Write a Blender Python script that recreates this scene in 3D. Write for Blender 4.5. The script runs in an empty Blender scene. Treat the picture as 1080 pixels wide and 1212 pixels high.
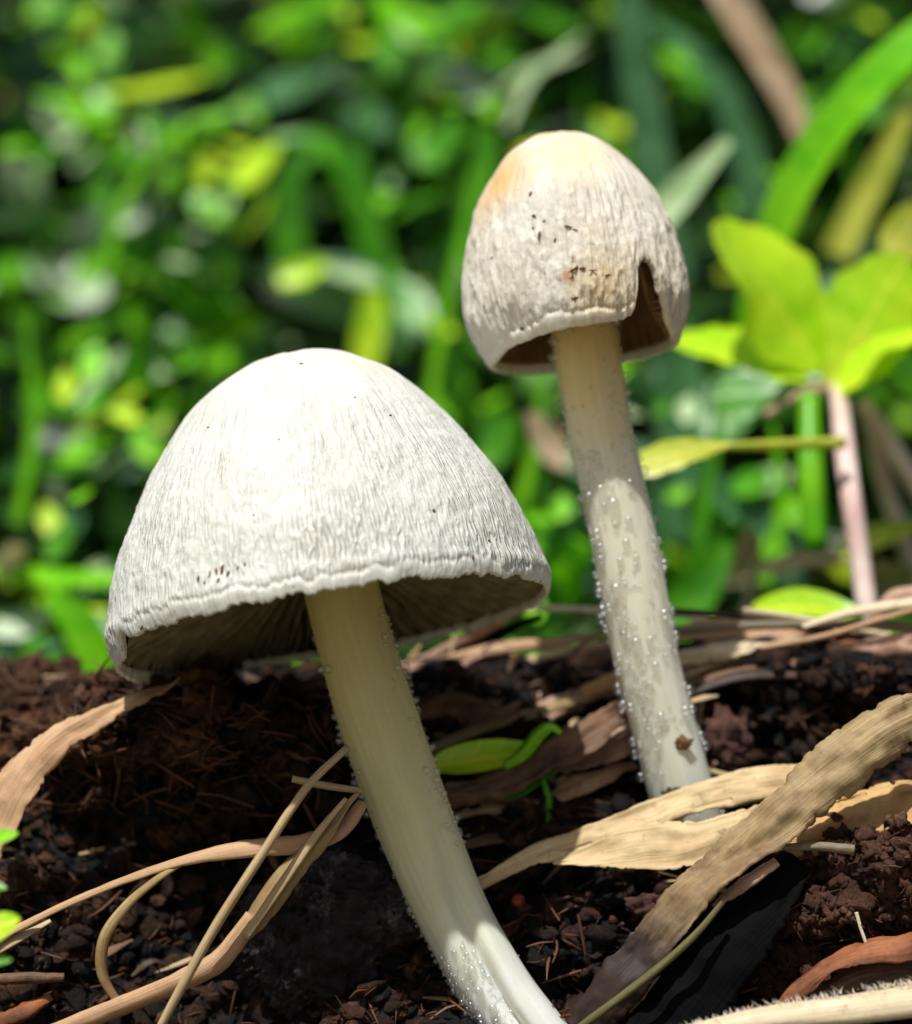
# Two pale mushrooms on a littered earth bank, weeds behind.  1 Blender unit = 1 cm.
import bpy, math, random
import numpy as np
from mathutils import Vector, Matrix

R = math.radians
scene = bpy.context.scene
scene.unit_settings.system = 'METRIC'
scene.unit_settings.scale_length = 0.01
COL = scene.collection

# ------------------------------------------------------------------ camera
D0 = 20.0            # cm from lens to the big mushroom
PXCM = 133.333       # photograph pixels per cm at that distance
CAMZ = 5.0
cam = bpy.data.cameras.new('camera')
cam_ob = bpy.data.objects.new('camera', cam)
COL.objects.link(cam_ob)
cam_ob.location = (0, -D0, CAMZ)
cam_ob.rotation_euler = (R(90), 0, 0)
cam.sensor_fit = 'HORIZONTAL'
cam.sensor_width = 36
cam.lens = 36 * D0 * PXCM / 1080
cam.clip_start = 0.1
cam.clip_end = 60000
cam.dof.use_dof = True
cam.dof.focus_distance = 19.15
cam.dof.aperture_fstop = cam.lens * 1e-3 / 0.50    # lens opening about 5 mm
cam.dof.aperture_blades = 0
scene.camera = cam_ob

# ------------------------------------------------------------------ sky, sun, exposure
SUN_EL, SUN_AZ = 66.0, 208.0      # azimuth: compass from +Y clockwise; the sun stands behind the camera, to the left
world = bpy.data.worlds.new('World')
scene.world = world
world.use_nodes = True
wn = world.node_tree
sky = wn.nodes.new('ShaderNodeTexSky')
sky.sky_type = 'NISHITA'
sky.sun_disc = False
sky.sun_elevation = R(SUN_EL)
sky.sun_rotation = R(SUN_AZ)
sky.air_density = 1.0
sky.dust_density = 4.0
sky.ozone_density = 0.6
wn.links.new(sky.outputs[0], wn.nodes['Background'].inputs[0])
wn.nodes['Background'].inputs[1].default_value = 0.065
sl = bpy.data.lights.new('sun', 'SUN')
sl.energy = 4.8
sl.angle = R(0.9)
sl.color = (1.0, 0.985, 0.95)
sun = bpy.data.objects.new('sun', sl)
COL.objects.link(sun)
sd = Vector((math.sin(R(SUN_AZ)) * math.cos(R(SUN_EL)), math.cos(R(SUN_AZ)) * math.cos(R(SUN_EL)), math.sin(R(SUN_EL))))
sun.rotation_euler = sd.to_track_quat('Z', 'Y').to_euler()
sun.location = sd * 200
vs = scene.view_settings
vs.view_transform = 'Standard'
vs.look = 'None'
vs.exposure = 0.05
vs.gamma = 1.0
vs.use_curve_mapping = False
scene.cycles.use_denoising = True
scene.cycles.max_bounces = 10
scene.cycles.transparent_max_bounces = 8
scene.cycles.caustics_reflective = False
scene.cycles.caustics_refractive = False

# ------------------------------------------------------------------ helpers
rnd = random.Random(11)
nrs = np.random.RandomState(7)
_perm = nrs.permutation(512)
_perm = np.concatenate([_perm, _perm, _perm])
_rv = nrs.rand(512) * 2 - 1


def vnoise(x, y, z):
    """smooth value noise in [-1, 1], vectorised"""
    x, y, z = np.broadcast_arrays(np.asarray(x, float), np.asarray(y, float), np.asarray(z, float))
    xi, yi, zi = np.floor(x).astype(int), np.floor(y).astype(int), np.floor(z).astype(int)
    fx, fy, fz = x - xi, y - yi, z - zi
    fx, fy, fz = [f * f * f * (f * (f * 6 - 15) + 10) for f in (fx, fy, fz)]

    def h(i, j, k):
        return _rv[_perm[_perm[_perm[(xi + i) & 511] + ((yi + j) & 511)] + ((zi + k) & 511)]]
    a = h(0, 0, 0) * (1 - fx) + h(1, 0, 0) * fx
    b = h(0, 1, 0) * (1 - fx) + h(1, 1, 0) * fx
    c = h(0, 0, 1) * (1 - fx) + h(1, 0, 1) * fx
    d = h(0, 1, 1) * (1 - fx) + h(1, 1, 1) * fx
    return (a * (1 - fy) + b * fy) * (1 - fz) + (c * (1 - fy) + d * fy) * fz


def fbm(x, y, z, octs=4, gain=0.5):
    s, a = 0, 1
    for o in range(octs):
        s = s + a * vnoise(x * 2 ** o + 17 * o, y * 2 ** o + 5 * o, z * 2 ** o - 9 * o)
        a *= gain
    return s


def P(px, py, d):
    """point seen at photograph pixel (px, py), d cm in front of the lens"""
    k = d / D0 / PXCM
    return Vector(((px - 540) * k, d - D0, CAMZ + (606 - py) * k))


def lin(r, g, b):
    f = lambda c: c / 12.92 if c <= 0.04045 else ((c + 0.055) / 1.055) ** 2.4
    return (f(r / 255), f(g / 255), f(b / 255), 1)


def spline(pts, n):
    """Catmull-Rom resample of a list of k-vectors to n points, even in length"""
    p = np.array([list(q) for q in pts], float)
    if len(p) == 2:
        t = np.linspace(0, 1, n)[:, None]
        return p[0] * (1 - t) + p[1] * t
    p = np.vstack([2 * p[0] - p[1], p, 2 * p[-1] - p[-2]])
    out = []
    for i in range(1, len(p) - 2):
        t = np.linspace(0, 1, 24, endpoint=False)[:, None]
        a, b, c, d = p[i - 1], p[i], p[i + 1], p[i + 2]
        out.append(0.5 * (2 * b + (c - a) * t + (2 * a - 5 * b + 4 * c - d) * t ** 2 + (3 * b - a - 3 * c + d) * t ** 3))
    out = np.vstack(out + [p[-2][None]])
    s = np.concatenate([[0], np.cumsum(np.linalg.norm(np.diff(out[:, :3] if out.shape[1] >= 3 else out, axis=0), axis=1))])
    tt = np.linspace(0, s[-1], n)
    return np.stack([np.interp(tt, s, out[:, k]) for k in range(out.shape[1])], axis=1)


def new_obj(name, mesh, mat=None, parent=None, loc=None, smooth=True):
    o = bpy.data.objects.new(name, mesh)
    COL.objects.link(o)
    if mat is not None and not mesh.materials:
        mesh.materials.append(mat)
    if smooth and len(mesh.polygons):
        mesh.polygons.foreach_set('use_smooth', [True] * len(mesh.polygons))
    if parent is not None:
        o.parent = parent
    if loc is not None:
        o.location = loc
    return o


def empty(name, loc):
    o = bpy.data.objects.new(name, None)
    o.empty_display_size = 0.3
    COL.objects.link(o)
    o.location = loc
    return o


def tag(o, label=None, cat=None, group=None, kind=None):
    if label: o['label'] = label
    if cat: o['category'] = cat
    if group: o['group'] = group
    if kind: o['kind'] = kind
    return o


def grid_mesh(name, V, wrap=False, uv=None, flip=False, keep=None):
    """V: (rows, cols, 3) -> quads; wrap joins the last column to the first"""
    r, c = V.shape[:2]
    cc = c if wrap else c - 1
    i, j = np.meshgrid(np.arange(r - 1), np.arange(cc), indexing='ij')
    j2 = (j + 1) % c
    q = np.stack([i * c + j, i * c + j2, (i + 1) * c + j2, (i + 1) * c + j], axis=-1).reshape(-1, 4)
    if flip: q = q[:, ::-1]
    if keep is not None: q = q[keep.reshape(-1)]
    me = bpy.data.meshes.new(name)
    me.from_pydata(V.reshape(-1, 3).tolist(), [], q.tolist())
    if uv is not None:
        lay = me.uv_layers.new(name='UVMap')
        idx = np.empty(len(me.loops), dtype=np.int32)
        me.loops.foreach_get('vertex_index', idx)
        lay.data.foreach_set('uv', uv.reshape(-1, 2)[idx].astype(np.float32).ravel())
    me.update()
    return me


def raw_mesh(name, verts, faces):
    me = bpy.data.meshes.new(name)
    me.from_pydata([tuple(v) for v in np.asarray(verts).tolist()], [], faces if isinstance(faces, list) else np.asarray(faces).tolist())
    me.update()
    return me


# ------------------------------------------------------------------ materials
def mat_new(name):
    m = bpy.data.materials.new(name)
    m.use_nodes = True
    nt = m.node_tree
    return m, nt, nt.nodes['Principled BSDF'], nt.nodes['Material Output']


def N(nt, kind, **kw):
    n = nt.nodes.new(kind)
    for k, v in kw.items():
        if k in n.inputs.keys() if hasattr(n.inputs, 'keys') else False:
            n.inputs[k].default_value = v
        else:
            setattr(n, k, v)
    return n


def ramp(nt, fac, stops):
    r = nt.nodes.new('ShaderNodeValToRGB')
    el = r.color_ramp.elements
    while len(el) < len(stops): el.new(0.5)
    for e, (p, c) in zip(el, stops):
        e.position = p
        e.color = c
    nt.links.new(fac, r.inputs[0])
    return r


def mixrgb(nt, fac, a, b, mode='MIX'):
    m = nt.nodes.new('ShaderNodeMix')
    m.data_type = 'RGBA'
    m.blend_type = mode
    for s, v in ((m.inputs[0], fac), (m.inputs[6], a), (m.inputs[7], b)):
        if hasattr(v, 'is_linked'): nt.links.new(v, s)
        else: s.default_value = v
    return m.outputs[2]


def noise(nt, vec, scale, detail=4, rough=0.55):
    n = nt.nodes.new('ShaderNodeTexNoise')
    n.inputs['Scale'].default_value = scale
    n.inputs['Detail'].default_value = detail
    n.inputs['Roughness'].default_value = rough
    if vec is not None: nt.links.new(vec, n.inputs['Vector'])
    return n.outputs[0]


def mapping(nt, src, sc):
    m = nt.nodes.new('ShaderNodeMapping')
    m.inputs['Scale'].default_value = sc
    nt.links.new(src, m.inputs['Vector'])
    return m.outputs[0]


def bump(nt, h, strength, dist, bsdf, prev=None):
    b = nt.nodes.new('ShaderNodeBump')
    b.inputs['Strength'].default_value = strength
    b.inputs['Distance'].default_value = dist
    nt.links.new(h, b.inputs['Height'])
    if prev is not None: nt.links.new(prev, b.inputs['Normal'])
    nt.links.new(b.outputs[0], bsdf.inputs['Normal'])
    return b.outputs[0]


def m_straw(name, c1, c2, c3=None, rough=0.6, transl=0.15, spot=0.35, streak=44, wet=None, spec=0.3):
    """dry blade: fibres along its length (UV y), blotches and dark specks; wet = (from cm, to cm, colour): soaked end"""
    m, nt, b, out = mat_new(name)
    tc = nt.nodes.new('ShaderNodeTexCoord')
    st = noise(nt, mapping(nt, tc.outputs['UV'], (streak, 0.55, 1)), 1.6, 6, 0.6)
    ridge = noise(nt, mapping(nt, tc.outputs['UV'], (streak * 0.55, 0.16, 1)), 1.6, 2, 0.5)
    big = noise(nt, tc.outputs['Object'], 1.5, 5, 0.65)
    mid = noise(nt, mapping(nt, tc.outputs['UV'], (5, 1.6, 1)), 1.5, 6, 0.7)
    fine = noise(nt, tc.outputs['Object'], 26, 5, 0.7)
    sm = mixrgb(nt, 0.45, st, mid)
    base = ramp(nt, sm, [(0.36, lin(*c1)), (0.62, lin(*c2))]).outputs[0]
    if c3:
        f = ramp(nt, big, [(0.44, (0, 0, 0, 1)), (0.62, (0.85, 0.85, 0.85, 1))]).outputs[0]
        base = mixrgb(nt, f, base, lin(*c3))
    sp = ramp(nt, fine, [(0.60, (0, 0, 0, 1)), (0.76, (spot, spot, spot, 1))]).outputs[0]
    base = mixrgb(nt, sp, base, lin(c1[0] * 0.45, c1[1] * 0.4, c1[2] * 0.35))
    mould = ramp(nt, noise(nt, tc.outputs['Object'], 5.5, 5, 0.7), [(0.60, (0, 0, 0, 1)), (0.70, (spot, spot, spot, 1))]).outputs[0]
    base = mixrgb(nt, mould, base, lin(c1[0] * 0.5, c1[1] * 0.46, c1[2] * 0.42))
    if wet:
        sep = nt.nodes.new('ShaderNodeSeparateXYZ')
        nt.links.new(tc.outputs['UV'], sep.inputs[0])
        ad = nt.nodes.new('ShaderNodeMath'); ad.operation = 'MULTIPLY_ADD'
        nt.links.new(mid, ad.inputs[0]); ad.inputs[1].default_value = 0.9
        nt.links.new(sep.outputs[1], ad.inputs[2])
        mr = nt.nodes.new('ShaderNodeMapRange')
        mr.inputs[1].default_value = wet[0] + 0.45; mr.inputs[2].default_value = wet[1] + 0.45
        nt.links.new(ad.outputs[0], mr.inputs[0])
        base = mixrgb(nt, mr.outputs[0], base, lin(*wet[2]))
    nt.links.new(base, b.inputs['Base Color'])
    b.inputs['Roughness'].default_value = rough
    b.inputs['Specular IOR Level'].default_value = spec
    n1 = bump(nt, ridge, 0.35, 0.022, b)
    n2 = bump(nt, st, 0.3, 0.012, b, n1)
    bump(nt, fine, 0.35, 0.012, b, n2)
    if transl:
        t = nt.nodes.new('ShaderNodeBsdfTranslucent')
        nt.links.new(base, t.inputs[0])
        mx = nt.nodes.new('ShaderNodeMixShader')
        mx.inputs[0].default_value = transl
        nt.links.new(b.outputs[0], mx.inputs[1])
        nt.links.new(t.outputs[0], mx.inputs[2])
        nt.links.new(mx.outputs[0], out.inputs[0])
    return m


def m_leaf(name, c1, c2, transl=0.4, rough=0.36, spec=0.5, tcol=None):
    m, nt, b, out = mat_new(name)
    tc = nt.nodes.new('ShaderNodeTexCoord')
    oi = nt.nodes.new('ShaderNodeObjectInfo')
    big = noise(nt, tc.outputs['Object'], 1.3, 4, 0.6)
    base = ramp(nt, big, [(0.34, lin(*c1)), (0.66, lin(*c2))]).outputs[0]
    hs = nt.nodes.new('ShaderNodeHueSaturation')
    mr = nt.nodes.new('ShaderNodeMapRange')
    mr.inputs[3].default_value = 0.88
    mr.inputs[4].default_value = 1.15
    nt.links.new(oi.outputs['Random'], mr.inputs[0])
    nt.links.new(mr.outputs[0], hs.inputs['Value'])
    nt.links.new(base, hs.inputs['Color'])
    base = hs.outputs[0]
    nt.links.new(base, b.inputs['Base Color'])
    b.inputs['Roughness'].default_value = rough
    b.inputs['Specular IOR Level'].default_value = spec
    # veins: a midrib and paired side veins (UV x cm across from the middle, y cm along)
    sep = nt.nodes.new('ShaderNodeSeparateXYZ'); nt.links.new(tc.outputs['UV'], sep.inputs[0])

    def mth(op, a_, b_=None, c_=None):
        n_ = nt.nodes.new('ShaderNodeMath'); n_.operation = op
        for i_, v_ in enumerate((a_, b_, c_)):
            if v_ is None: continue
            if hasattr(v_, 'is_linked'): nt.links.new(v_, n_.inputs[i_])
            else: n_.inputs[i_].default_value = v_
        return n_.outputs[0]
    ax = mth('ABSOLUTE', sep.outputs[0])
    side = mth('PINGPONG', mth('ADD', mth('MULTIPLY_ADD', ax, -0.8, sep.outputs[1]), mth('MULTIPLY', noise(nt, tc.outputs['Object'], 2.5, 2), 0.12)), 0.11)
    vs1 = mth('LESS_THAN', side, 0.013)
    vm = mth('LESS_THAN', ax, 0.022)
    vein = mth('MAXIMUM', mth('MULTIPLY', vs1, 0.55), vm)
    blot = ramp(nt, noise(nt, tc.outputs['Object'], 4.5, 5, 0.7), [(0.60, (0, 0, 0, 1)), (0.72, (0.5, 0.5, 0.5, 1))]).outputs[0]
    base = mixrgb(nt, blot, base, lin(min(255, c1[0] * 1.1 + 26), c1[1] * 0.8, c1[2] * 0.6))
    base = mixrgb(nt, mth('MULTIPLY', vein, 0.55), base, lin(min(255, c2[0] + 40), min(255, c2[1] + 18), min(255, c2[2] + 40)))
    nt.links.new(base, b.inputs['Base Color'])
    bump(nt, vein, 0.35, 0.02, b)
    t = nt.nodes.new('ShaderNodeBsdfTranslucent')
    if tcol: t.inputs[0].default_value = lin(*tcol)
    else:
        nt.links.new(base, t.inputs[0])
    mx = nt.nodes.new('ShaderNodeMixShader')
    mx.inputs[0].default_value = transl
    nt.links.new(b.outputs[0], mx.inputs[1])
    nt.links.new(t.outputs[0], mx.inputs[2])
    nt.links.new(mx.outputs[0], out.inputs[0])
    return m


def m_soil(name, c1, c2, c3, sc=1.0, rough=0.85, blend=(0.40, 0.55, 0.70), bumpd=0.09):
    m, nt, b, out = mat_new(name)
    tc = nt.nodes.new('ShaderNodeTexCoord')
    g = nt.nodes.new('ShaderNodeNewGeometry')
    a = noise(nt, g.outputs['Position'], 1.3 * sc, 8, 0.68)
    f = noise(nt, g.outputs['Position'], 14 * sc, 6, 0.7)
    mixf = mixrgb(nt, 0.35, a, f)
    base = ramp(nt, mixf, [(blend[0], lin(*c1)), (blend[1], lin(*c2)), (blend[2], lin(*c3))]).outputs[0]
    nt.links.new(base, b.inputs['Base Color'])
    rr = ramp(nt, f, [(0.35, (rough - .3,) * 3 + (1,)), (0.6, (rough,) * 3 + (1,))]).outputs[0]
    nt.links.new(rr, b.inputs['Roughness'])
    b.inputs['Specular IOR Level'].default_value = 0.28
    n1 = bump(nt, f, 0.8, bumpd, b)
    bump(nt, noise(nt, g.outputs['Position'], 45 * sc, 4, 0.7), 0.6, bumpd * 0.35, b, n1)
    return m


M = {}
M['ground'] = m_soil('forest_soil', (5, 4, 3), (22, 14, 9), (66, 42, 27))
M['soil_black'] = m_soil('shaded_black_humus', (3, 2, 2), (8, 6, 6), (27, 20, 19))  # black soil, darker still to paint the shade of the hollows
M['soil_purple'] = m_soil('charred_wood', (16, 13, 15), (62, 53, 58), (150, 136, 140), 1.0)
M['soil_fibre'] = m_soil('fibrous_clod', (12, 7, 5), (62, 38, 24), (150, 102, 66), 1.4)
M['soil_red'] = m_soil('red_brown_crumb', (34, 19, 12), (92, 60, 43), (156, 118, 92), 1.6)
M['soil_brown'] = m_soil('brown_fibre_soil', (26, 15, 9), (96, 62, 38), (164, 122, 86), 1.6)
M['tan'] = m_straw('tan_leaf', (172, 134, 98), (212, 178, 138), (190, 148, 112))
M['straw'] = m_straw('pale_straw', (158, 134, 96), (220, 196, 154), (188, 160, 118))
M['white_straw'] = m_straw('bleached_straw', (190, 170, 134), (240, 226, 196), (214, 196, 160))
M['olive'] = m_straw('olive_straw', (128, 108, 68), (188, 164, 114), (146, 116, 78))
M['olive_wet'] = m_straw('olive_leaf_soaked_at_one_end', (134, 112, 76), (186, 162, 118), (120, 92, 66), wet=(2.75, 3.35, (52, 38, 32)), spot=0.5)
M['ochre'] = m_straw('ochre_leaf', (196, 156, 98), (226, 190, 130), (170, 122, 72), transl=0.25)
M['wheat'] = m_straw('wheat_leaf', (188, 164, 118), (228, 206, 160), (196, 166, 120), spot=0.5)
M['pink'] = m_straw('pinkish_leaf', (166, 128, 106), (212, 176, 150), (140, 102, 84), spot=0.6)
M['brown'] = m_straw('brown_leaf', (84, 60, 44), (146, 112, 84), (64, 44, 32), spot=0.6)
M['grey'] = m_straw('grey_straw', (98, 88, 70), (158, 146, 120))
M['dark'] = m_straw('black_leaf', (4, 4, 5), (10, 10, 13), (8, 7, 7), rough=0.75, transl=0.0, spec=0.06)  # near-black and dull all over
M['darkbrown'] = m_straw('dark_brown_leaf', (36, 26, 22), (66, 50, 42), (92, 68, 52), rough=0.5, transl=0.05)
M['rust'] = m_straw('rust_leaf', (126, 68, 38), (182, 116, 72), (88, 54, 38), transl=0.25)
M['root'] = m_straw('root_fibre', (60, 38, 24), (120, 80, 52), (40, 26, 18), transl=0)
M['twig'] = m_straw('green_brown_stalk', (74, 72, 40), (120, 112, 68))
M['hair'] = m_straw('straw_hair', (220, 205, 175), (244, 234, 210), spot=0.0)
M['pink_bit'] = m_soil('pink_fruit', (70, 42, 34), (122, 84, 72), (172, 134, 118), 3.0, rough=0.6)
M['red_bit'] = m_soil('red_berry', (96, 30, 20), (140, 56, 40), (176, 100, 80), 3.0, rough=0.5)
G = {}
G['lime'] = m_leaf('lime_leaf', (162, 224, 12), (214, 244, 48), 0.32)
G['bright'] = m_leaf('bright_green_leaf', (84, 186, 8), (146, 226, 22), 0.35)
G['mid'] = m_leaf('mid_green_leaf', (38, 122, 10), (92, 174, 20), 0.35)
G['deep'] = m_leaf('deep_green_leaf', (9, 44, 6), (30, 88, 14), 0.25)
G['teal'] = m_leaf('blue_green_leaf', (44, 98, 48), (92, 146, 92), 0.25, rough=0.3, spec=0.7)
G['pale'] = m_leaf('pale_green_leaf', (140, 184, 112), (204, 226, 178), 0.25, rough=0.3)  # pale green leaf, whitened to paint in its gloss
G['grey'] = m_leaf('grey_green_leaf', (150, 180, 138), (214, 230, 198), 0.15, rough=0.3, spec=0.8)  # grey green leaf with white gloss put into its tone
G['yellow'] = m_leaf('yellow_green_leaf', (156, 176, 34), (214, 218, 84), 0.35)
G['stalk'] = m_leaf('pink_stalk', (236, 190, 180), (252, 238, 228), 0.2)
G['deadtan'] = m_leaf('dead_tan_blade', (150, 120, 84), (214, 190, 158), 0.2, rough=0.6)

# ------------------------------------------------------------------ the ground
_pd = [-400, 0, 10, 14, 17, 19, 20.8, 22.3, 23.3, 25.5, 30, 42, 56, 75, 100, 140, 300, 1200, 60000]
_pz = [-6, -4, -2.6, -1.6, -0.9, 0.0, 2.05, 3.35, 3.35, 2.2, 1.6, 2.2, 5.5, 17, 36, 58, 90, 110, 110]


def terrain(x, d):
    x = np.asarray(x, float)
    d = np.asarray(d, float)
    z = np.interp(d, _pd, _pz)
    near = np.exp(-((d - 22.2) / 1.6) ** 2)
    z = z + near * 0.34 / (1 + np.exp(-(x - 1.5) * 1.6))            # crest stands higher to the right
    z = z - near * 0.15 / (1 + np.exp((x + 2.4) * 2.0))
    z = z - 0.85 * np.exp(-((x + 2.35) / 0.95) ** 2 - ((d - 20.0) / 0.8) ** 2)    # hollow under the left clod
    z = z - 0.45 * np.exp(-((x - 0.95) / 0.6) ** 2 - ((d - 19.7) / 0.6) ** 2)     # hollow behind the big stem
    z = z - 0.55 * np.exp(-((x - 3.0) / 0.9) ** 2 - ((d - 21.3) / 0.5) ** 2)      # dark gap right of the small stem
    far = np.clip((d - 24) / 20, 0, 1)
    z = z + 0.6 * far * fbm(x * 0.12, d * 0.12, 3.3, 3) + np.clip((d - 60) / 60, 0, 6) * 2 * fbm(x * 0.04, d * 0.04, 8.1, 3)
    return z


def terrain_fine(x, d):
    z = terrain(x, d)
    n = 0.16 * fbm(x * 1.6, d * 1.6, 0.3, 3) + 0.05 * np.abs(fbm(x * 7, d * 7, 4.3, 4)) + 0.02 * fbm(x * 26, d * 26, 1.7, 3)
    return z + n


def GZ(px, py, lift=0.1, dmin=16.0, dmax=23.4):
    """point where the sight line through a pixel meets the ground, pulled `lift` cm towards the lens"""
    ds = np.linspace(dmin, dmax, 600)
    k = ds / D0 / PXCM
    xs, zs = (px - 540) * k, CAMZ + (606 - py) * k
    hit = np.nonzero(zs <= terrain(xs, ds))[0]
    d = ds[hit[0]] if len(hit) else 22.4
    return P(px, py, d - lift)


def axis(dense, lo, hi, step, grow=1.16):
    a = list(np.arange(lo, hi, step))
    s, v = step, hi
    while v < dense[1]:
        a.append(v); s *= grow; v += s
    a.append(dense[1])
    s, v = step, lo - step
    b = []
    while v > dense[0]:
        b.append(v); s *= grow; v -= s
    b.append(dense[0])
    return np.array(b[::-1] + a)


gx = axis((-40000, 40000), -4.6, 4.6, 0.03)
gd = axis((-30000, 50000), 17.8, 24.0, 0.03)
XX, DD = np.meshgrid(gx, gd)
ZZ = terrain_fine(XX, DD)
gm = grid_mesh('ground', np.stack([XX, DD - D0, ZZ], -1))
_nt = M['ground'].node_tree
_geo = _nt.nodes.new('ShaderNodeNewGeometry')
_sp = _nt.nodes.new('ShaderNodeSeparateXYZ'); _nt.links.new(_geo.outputs['Position'], _sp.inputs[0])
_ns = noise(_nt, _geo.outputs['Position'], 0.8, 6, 0.7)
_ma = _nt.nodes.new('ShaderNodeMath'); _ma.operation = 'MULTIPLY_ADD'
_nt.links.new(_ns, _ma.inputs[0]); _ma.inputs[1].default_value = 2.0; _nt.links.new(_sp.outputs[1], _ma.inputs[2])
_mr = _nt.nodes.new('ShaderNodeMapRange')      # pale straw tone added on unseen front ground to bounce light upward
_mr.inputs[1].default_value = -3.4; _mr.inputs[2].default_value = -2.2; _mr.inputs[3].default_value = 1.0; _mr.inputs[4].default_value = 0.0
_nt.links.new(_ma.outputs[0], _mr.inputs[0])
_bc = _nt.nodes['Principled BSDF'].inputs['Base Color']
_old = _bc.links[0].from_socket
_bounce_straw = ramp(_nt, noise(_nt, mapping(_nt, _geo.outputs['Position'], (6, 1.5, 3)), 1.0, 6, 0.7), [(0.35, lin(104, 94, 72)), (0.62, lin(186, 176, 146))]).outputs[0]
_nt.links.new(mixrgb(_nt, _mr.outputs[0], _old, _bounce_straw), _bc)
ground = tag(new_obj('ground', gm, M['ground']), 'dark brown littered earth bank under the mushrooms', kind='structure')


# ------------------------------------------------------------------ ribbons, tubes, lumps
def ribbon_arrays(pts, width, face, cup=0.25, nx=6, ny=36, wave=0.0, ragged=0.0, seed=0, fold=0.0, roll=0.0, uvshift=True):
    """flat blade along pts; width(t) full width in cm; face = normal hint; returns verts (ny, nx+1, 3), uv"""
    p = spline(pts, ny)
    t = np.linspace(0, 1, ny)
    T = np.gradient(p, axis=0)
    T /= np.linalg.norm(T, axis=1)[:, None] + 1e-9
    f = np.array(face, float)
    if f.ndim == 1: f = np.repeat(f[None], ny, 0)
    else: f = np.stack([np.interp(t, np.linspace(0, 1, len(f)), f[:, k]) for k in range(3)], 1)
    S = np.cross(T, f)
    S /= np.linalg.norm(S, axis=1)[:, None] + 1e-9
    Nn = np.cross(S, T)
    if roll:
        a = roll * t[:, None]
        S, Nn = S * np.cos(a) + Nn * np.sin(a), Nn * np.cos(a) - S * np.sin(a)
    if callable(width): w = np.array([width(v) for v in t])
    elif np.ndim(width): w = np.interp(t, np.linspace(0, 1, len(width)), width)
    else: w = np.full(ny, float(width))
    u = np.linspace(-1, 1, nx + 1)
    uu, ww = np.meshgrid(u, w)
    L = np.concatenate([[0], np.cumsum(np.linalg.norm(np.diff(p, axis=0), axis=1))])
    edge = 1 + ragged * (fbm(L[:, None] * 3.1 + seed, np.sign(uu) * 7.7, seed * 1.3, 4) + 0.8 * np.minimum(0, fbm(L[:, None] * 9 + seed, np.sign(uu) * 3.7, seed * 2.3, 3)))
    if ragged:                                  # frayed, nibbled edges
        fr = np.minimum(0, fbm(L[:, None] * 16 + seed, np.sign(uu) * 5.1, seed * 0.7, 3) + 0.15)
        nb = np.minimum(0, vnoise(L[:, None] * 4.5 + seed, np.sign(uu) * 9.1, seed * 1.9) + 0.45)
        edge = edge + np.minimum(1, ragged * 10) * np.abs(uu) ** 4 * (0.16 * fr + 0.5 * nb)
    half = ww * 0.5 * edge
    off = cup * half * (1 - uu ** 2) + fold * half * np.abs(uu) * -1
    off = off + 0.22 * wave * fbm(L[:, None] * 5.0 + seed, uu * 2.5, seed * 1.1, 3) * np.minimum(1, ww / 0.25)
    off = off + wave * fbm(L[:, None] * 1.3 + seed, uu * 0.8, seed * 2.1, 3) * np.minimum(1, ww / 0.25)
    V = p[:, None, :] + S[:, None, :] * (uu * half)[..., None] + Nn[:, None, :] * off[..., None]
    uv = np.stack([(uu * half), np.repeat(L[:, None], nx + 1, 1)], -1)
    uv[..., 0] += seed * 0.37 if uvshift else 0
    return V, uv


def ribbon(name, pts, width, mat, face=(0, -0.6, 0.8), parent=None, thick=0.018, origin=None, torn=0, **kw):
    V, uv = ribbon_arrays(pts, width, face, **kw)
    keep = None
    if torn:                                   # slits along the fibres
        rr_ = random.Random(int(kw.get('seed', 1) * 13) + 5)
        nr, nc = V.shape[0] - 1, V.shape[1] - 1
        keep = np.ones((nr, nc), bool)
        for _ in range(int(torn * 2)):
            c, l = rr_.randrange(1, nc - 1), rr_.randrange(nr // 8, nr // 3)
            i = rr_.choice((0, nr - l, rr_.randrange(0, nr - l)))
            V[i:i + l, c + 1:] += (np.sin(np.linspace(0, np.pi, l)) * 0.03)[:, None, None] * np.array([0, 0, 1.0])
            keep[i:i + l, c] = False
            f_ = (np.sin(np.linspace(0, np.pi, l)) * 0.6)[:, None]      # the slit closes to a point at both ends
            V[i:i + l, c + 1] = V[i:i + l, c] * (1 - f_) + V[i:i + l, c + 1] * f_
    o0 = np.array(origin if origin is not None else V.reshape(-1, 3).mean(0))
    me = grid_mesh(name, V - o0, uv=uv, keep=keep)
    o = new_obj(name, me, mat, parent, None)
    if parent is None: o.location = o0
    else: o.location = Vector(o0) - parent.location
    if thick:
        s = o.modifiers.new('thickness', 'SOLIDIFY')
        s.thickness = thick
        s.offset = 0
    return o


def tube_arrays(pts, rad, nseg=14, ny=40, lump=0.0, seed=0, flat=1.0):
    p = spline(pts, ny)
    T = np.gradient(p, axis=0)
    T /= np.linalg.norm(T, axis=1)[:, None] + 1e-9
    A = np.cross(T, np.array([0.31, 0.87, 0.38]))
    A /= np.linalg.norm(A, axis=1)[:, None]
    B = np.cross(T, A)
    t = np.linspace(0, 1, ny)
    r = np.interp(t, np.linspace(0, 1, len(rad)), rad) if np.ndim(rad) else np.full(ny, float(rad))
    th = np.linspace(0, 2 * np.pi, nseg, endpoint=False)
    rr = r[:, None] * (1 + lump * fbm(np.cos(th)[None] * 1.5 + seed, np.sin(th)[None] * 1.5, t[:, None] * 9, 3))
    V = p[:, None, :] + A[:, None, :] * (np.cos(th)[None] * rr)[..., None] + B[:, None, :] * (np.sin(th)[None] * rr * flat)[..., None]
    uv = np.stack(np.broadcast_arrays(th[None] * 0.15, t[:, None] * 3.0), -1)
    return V, uv


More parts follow.
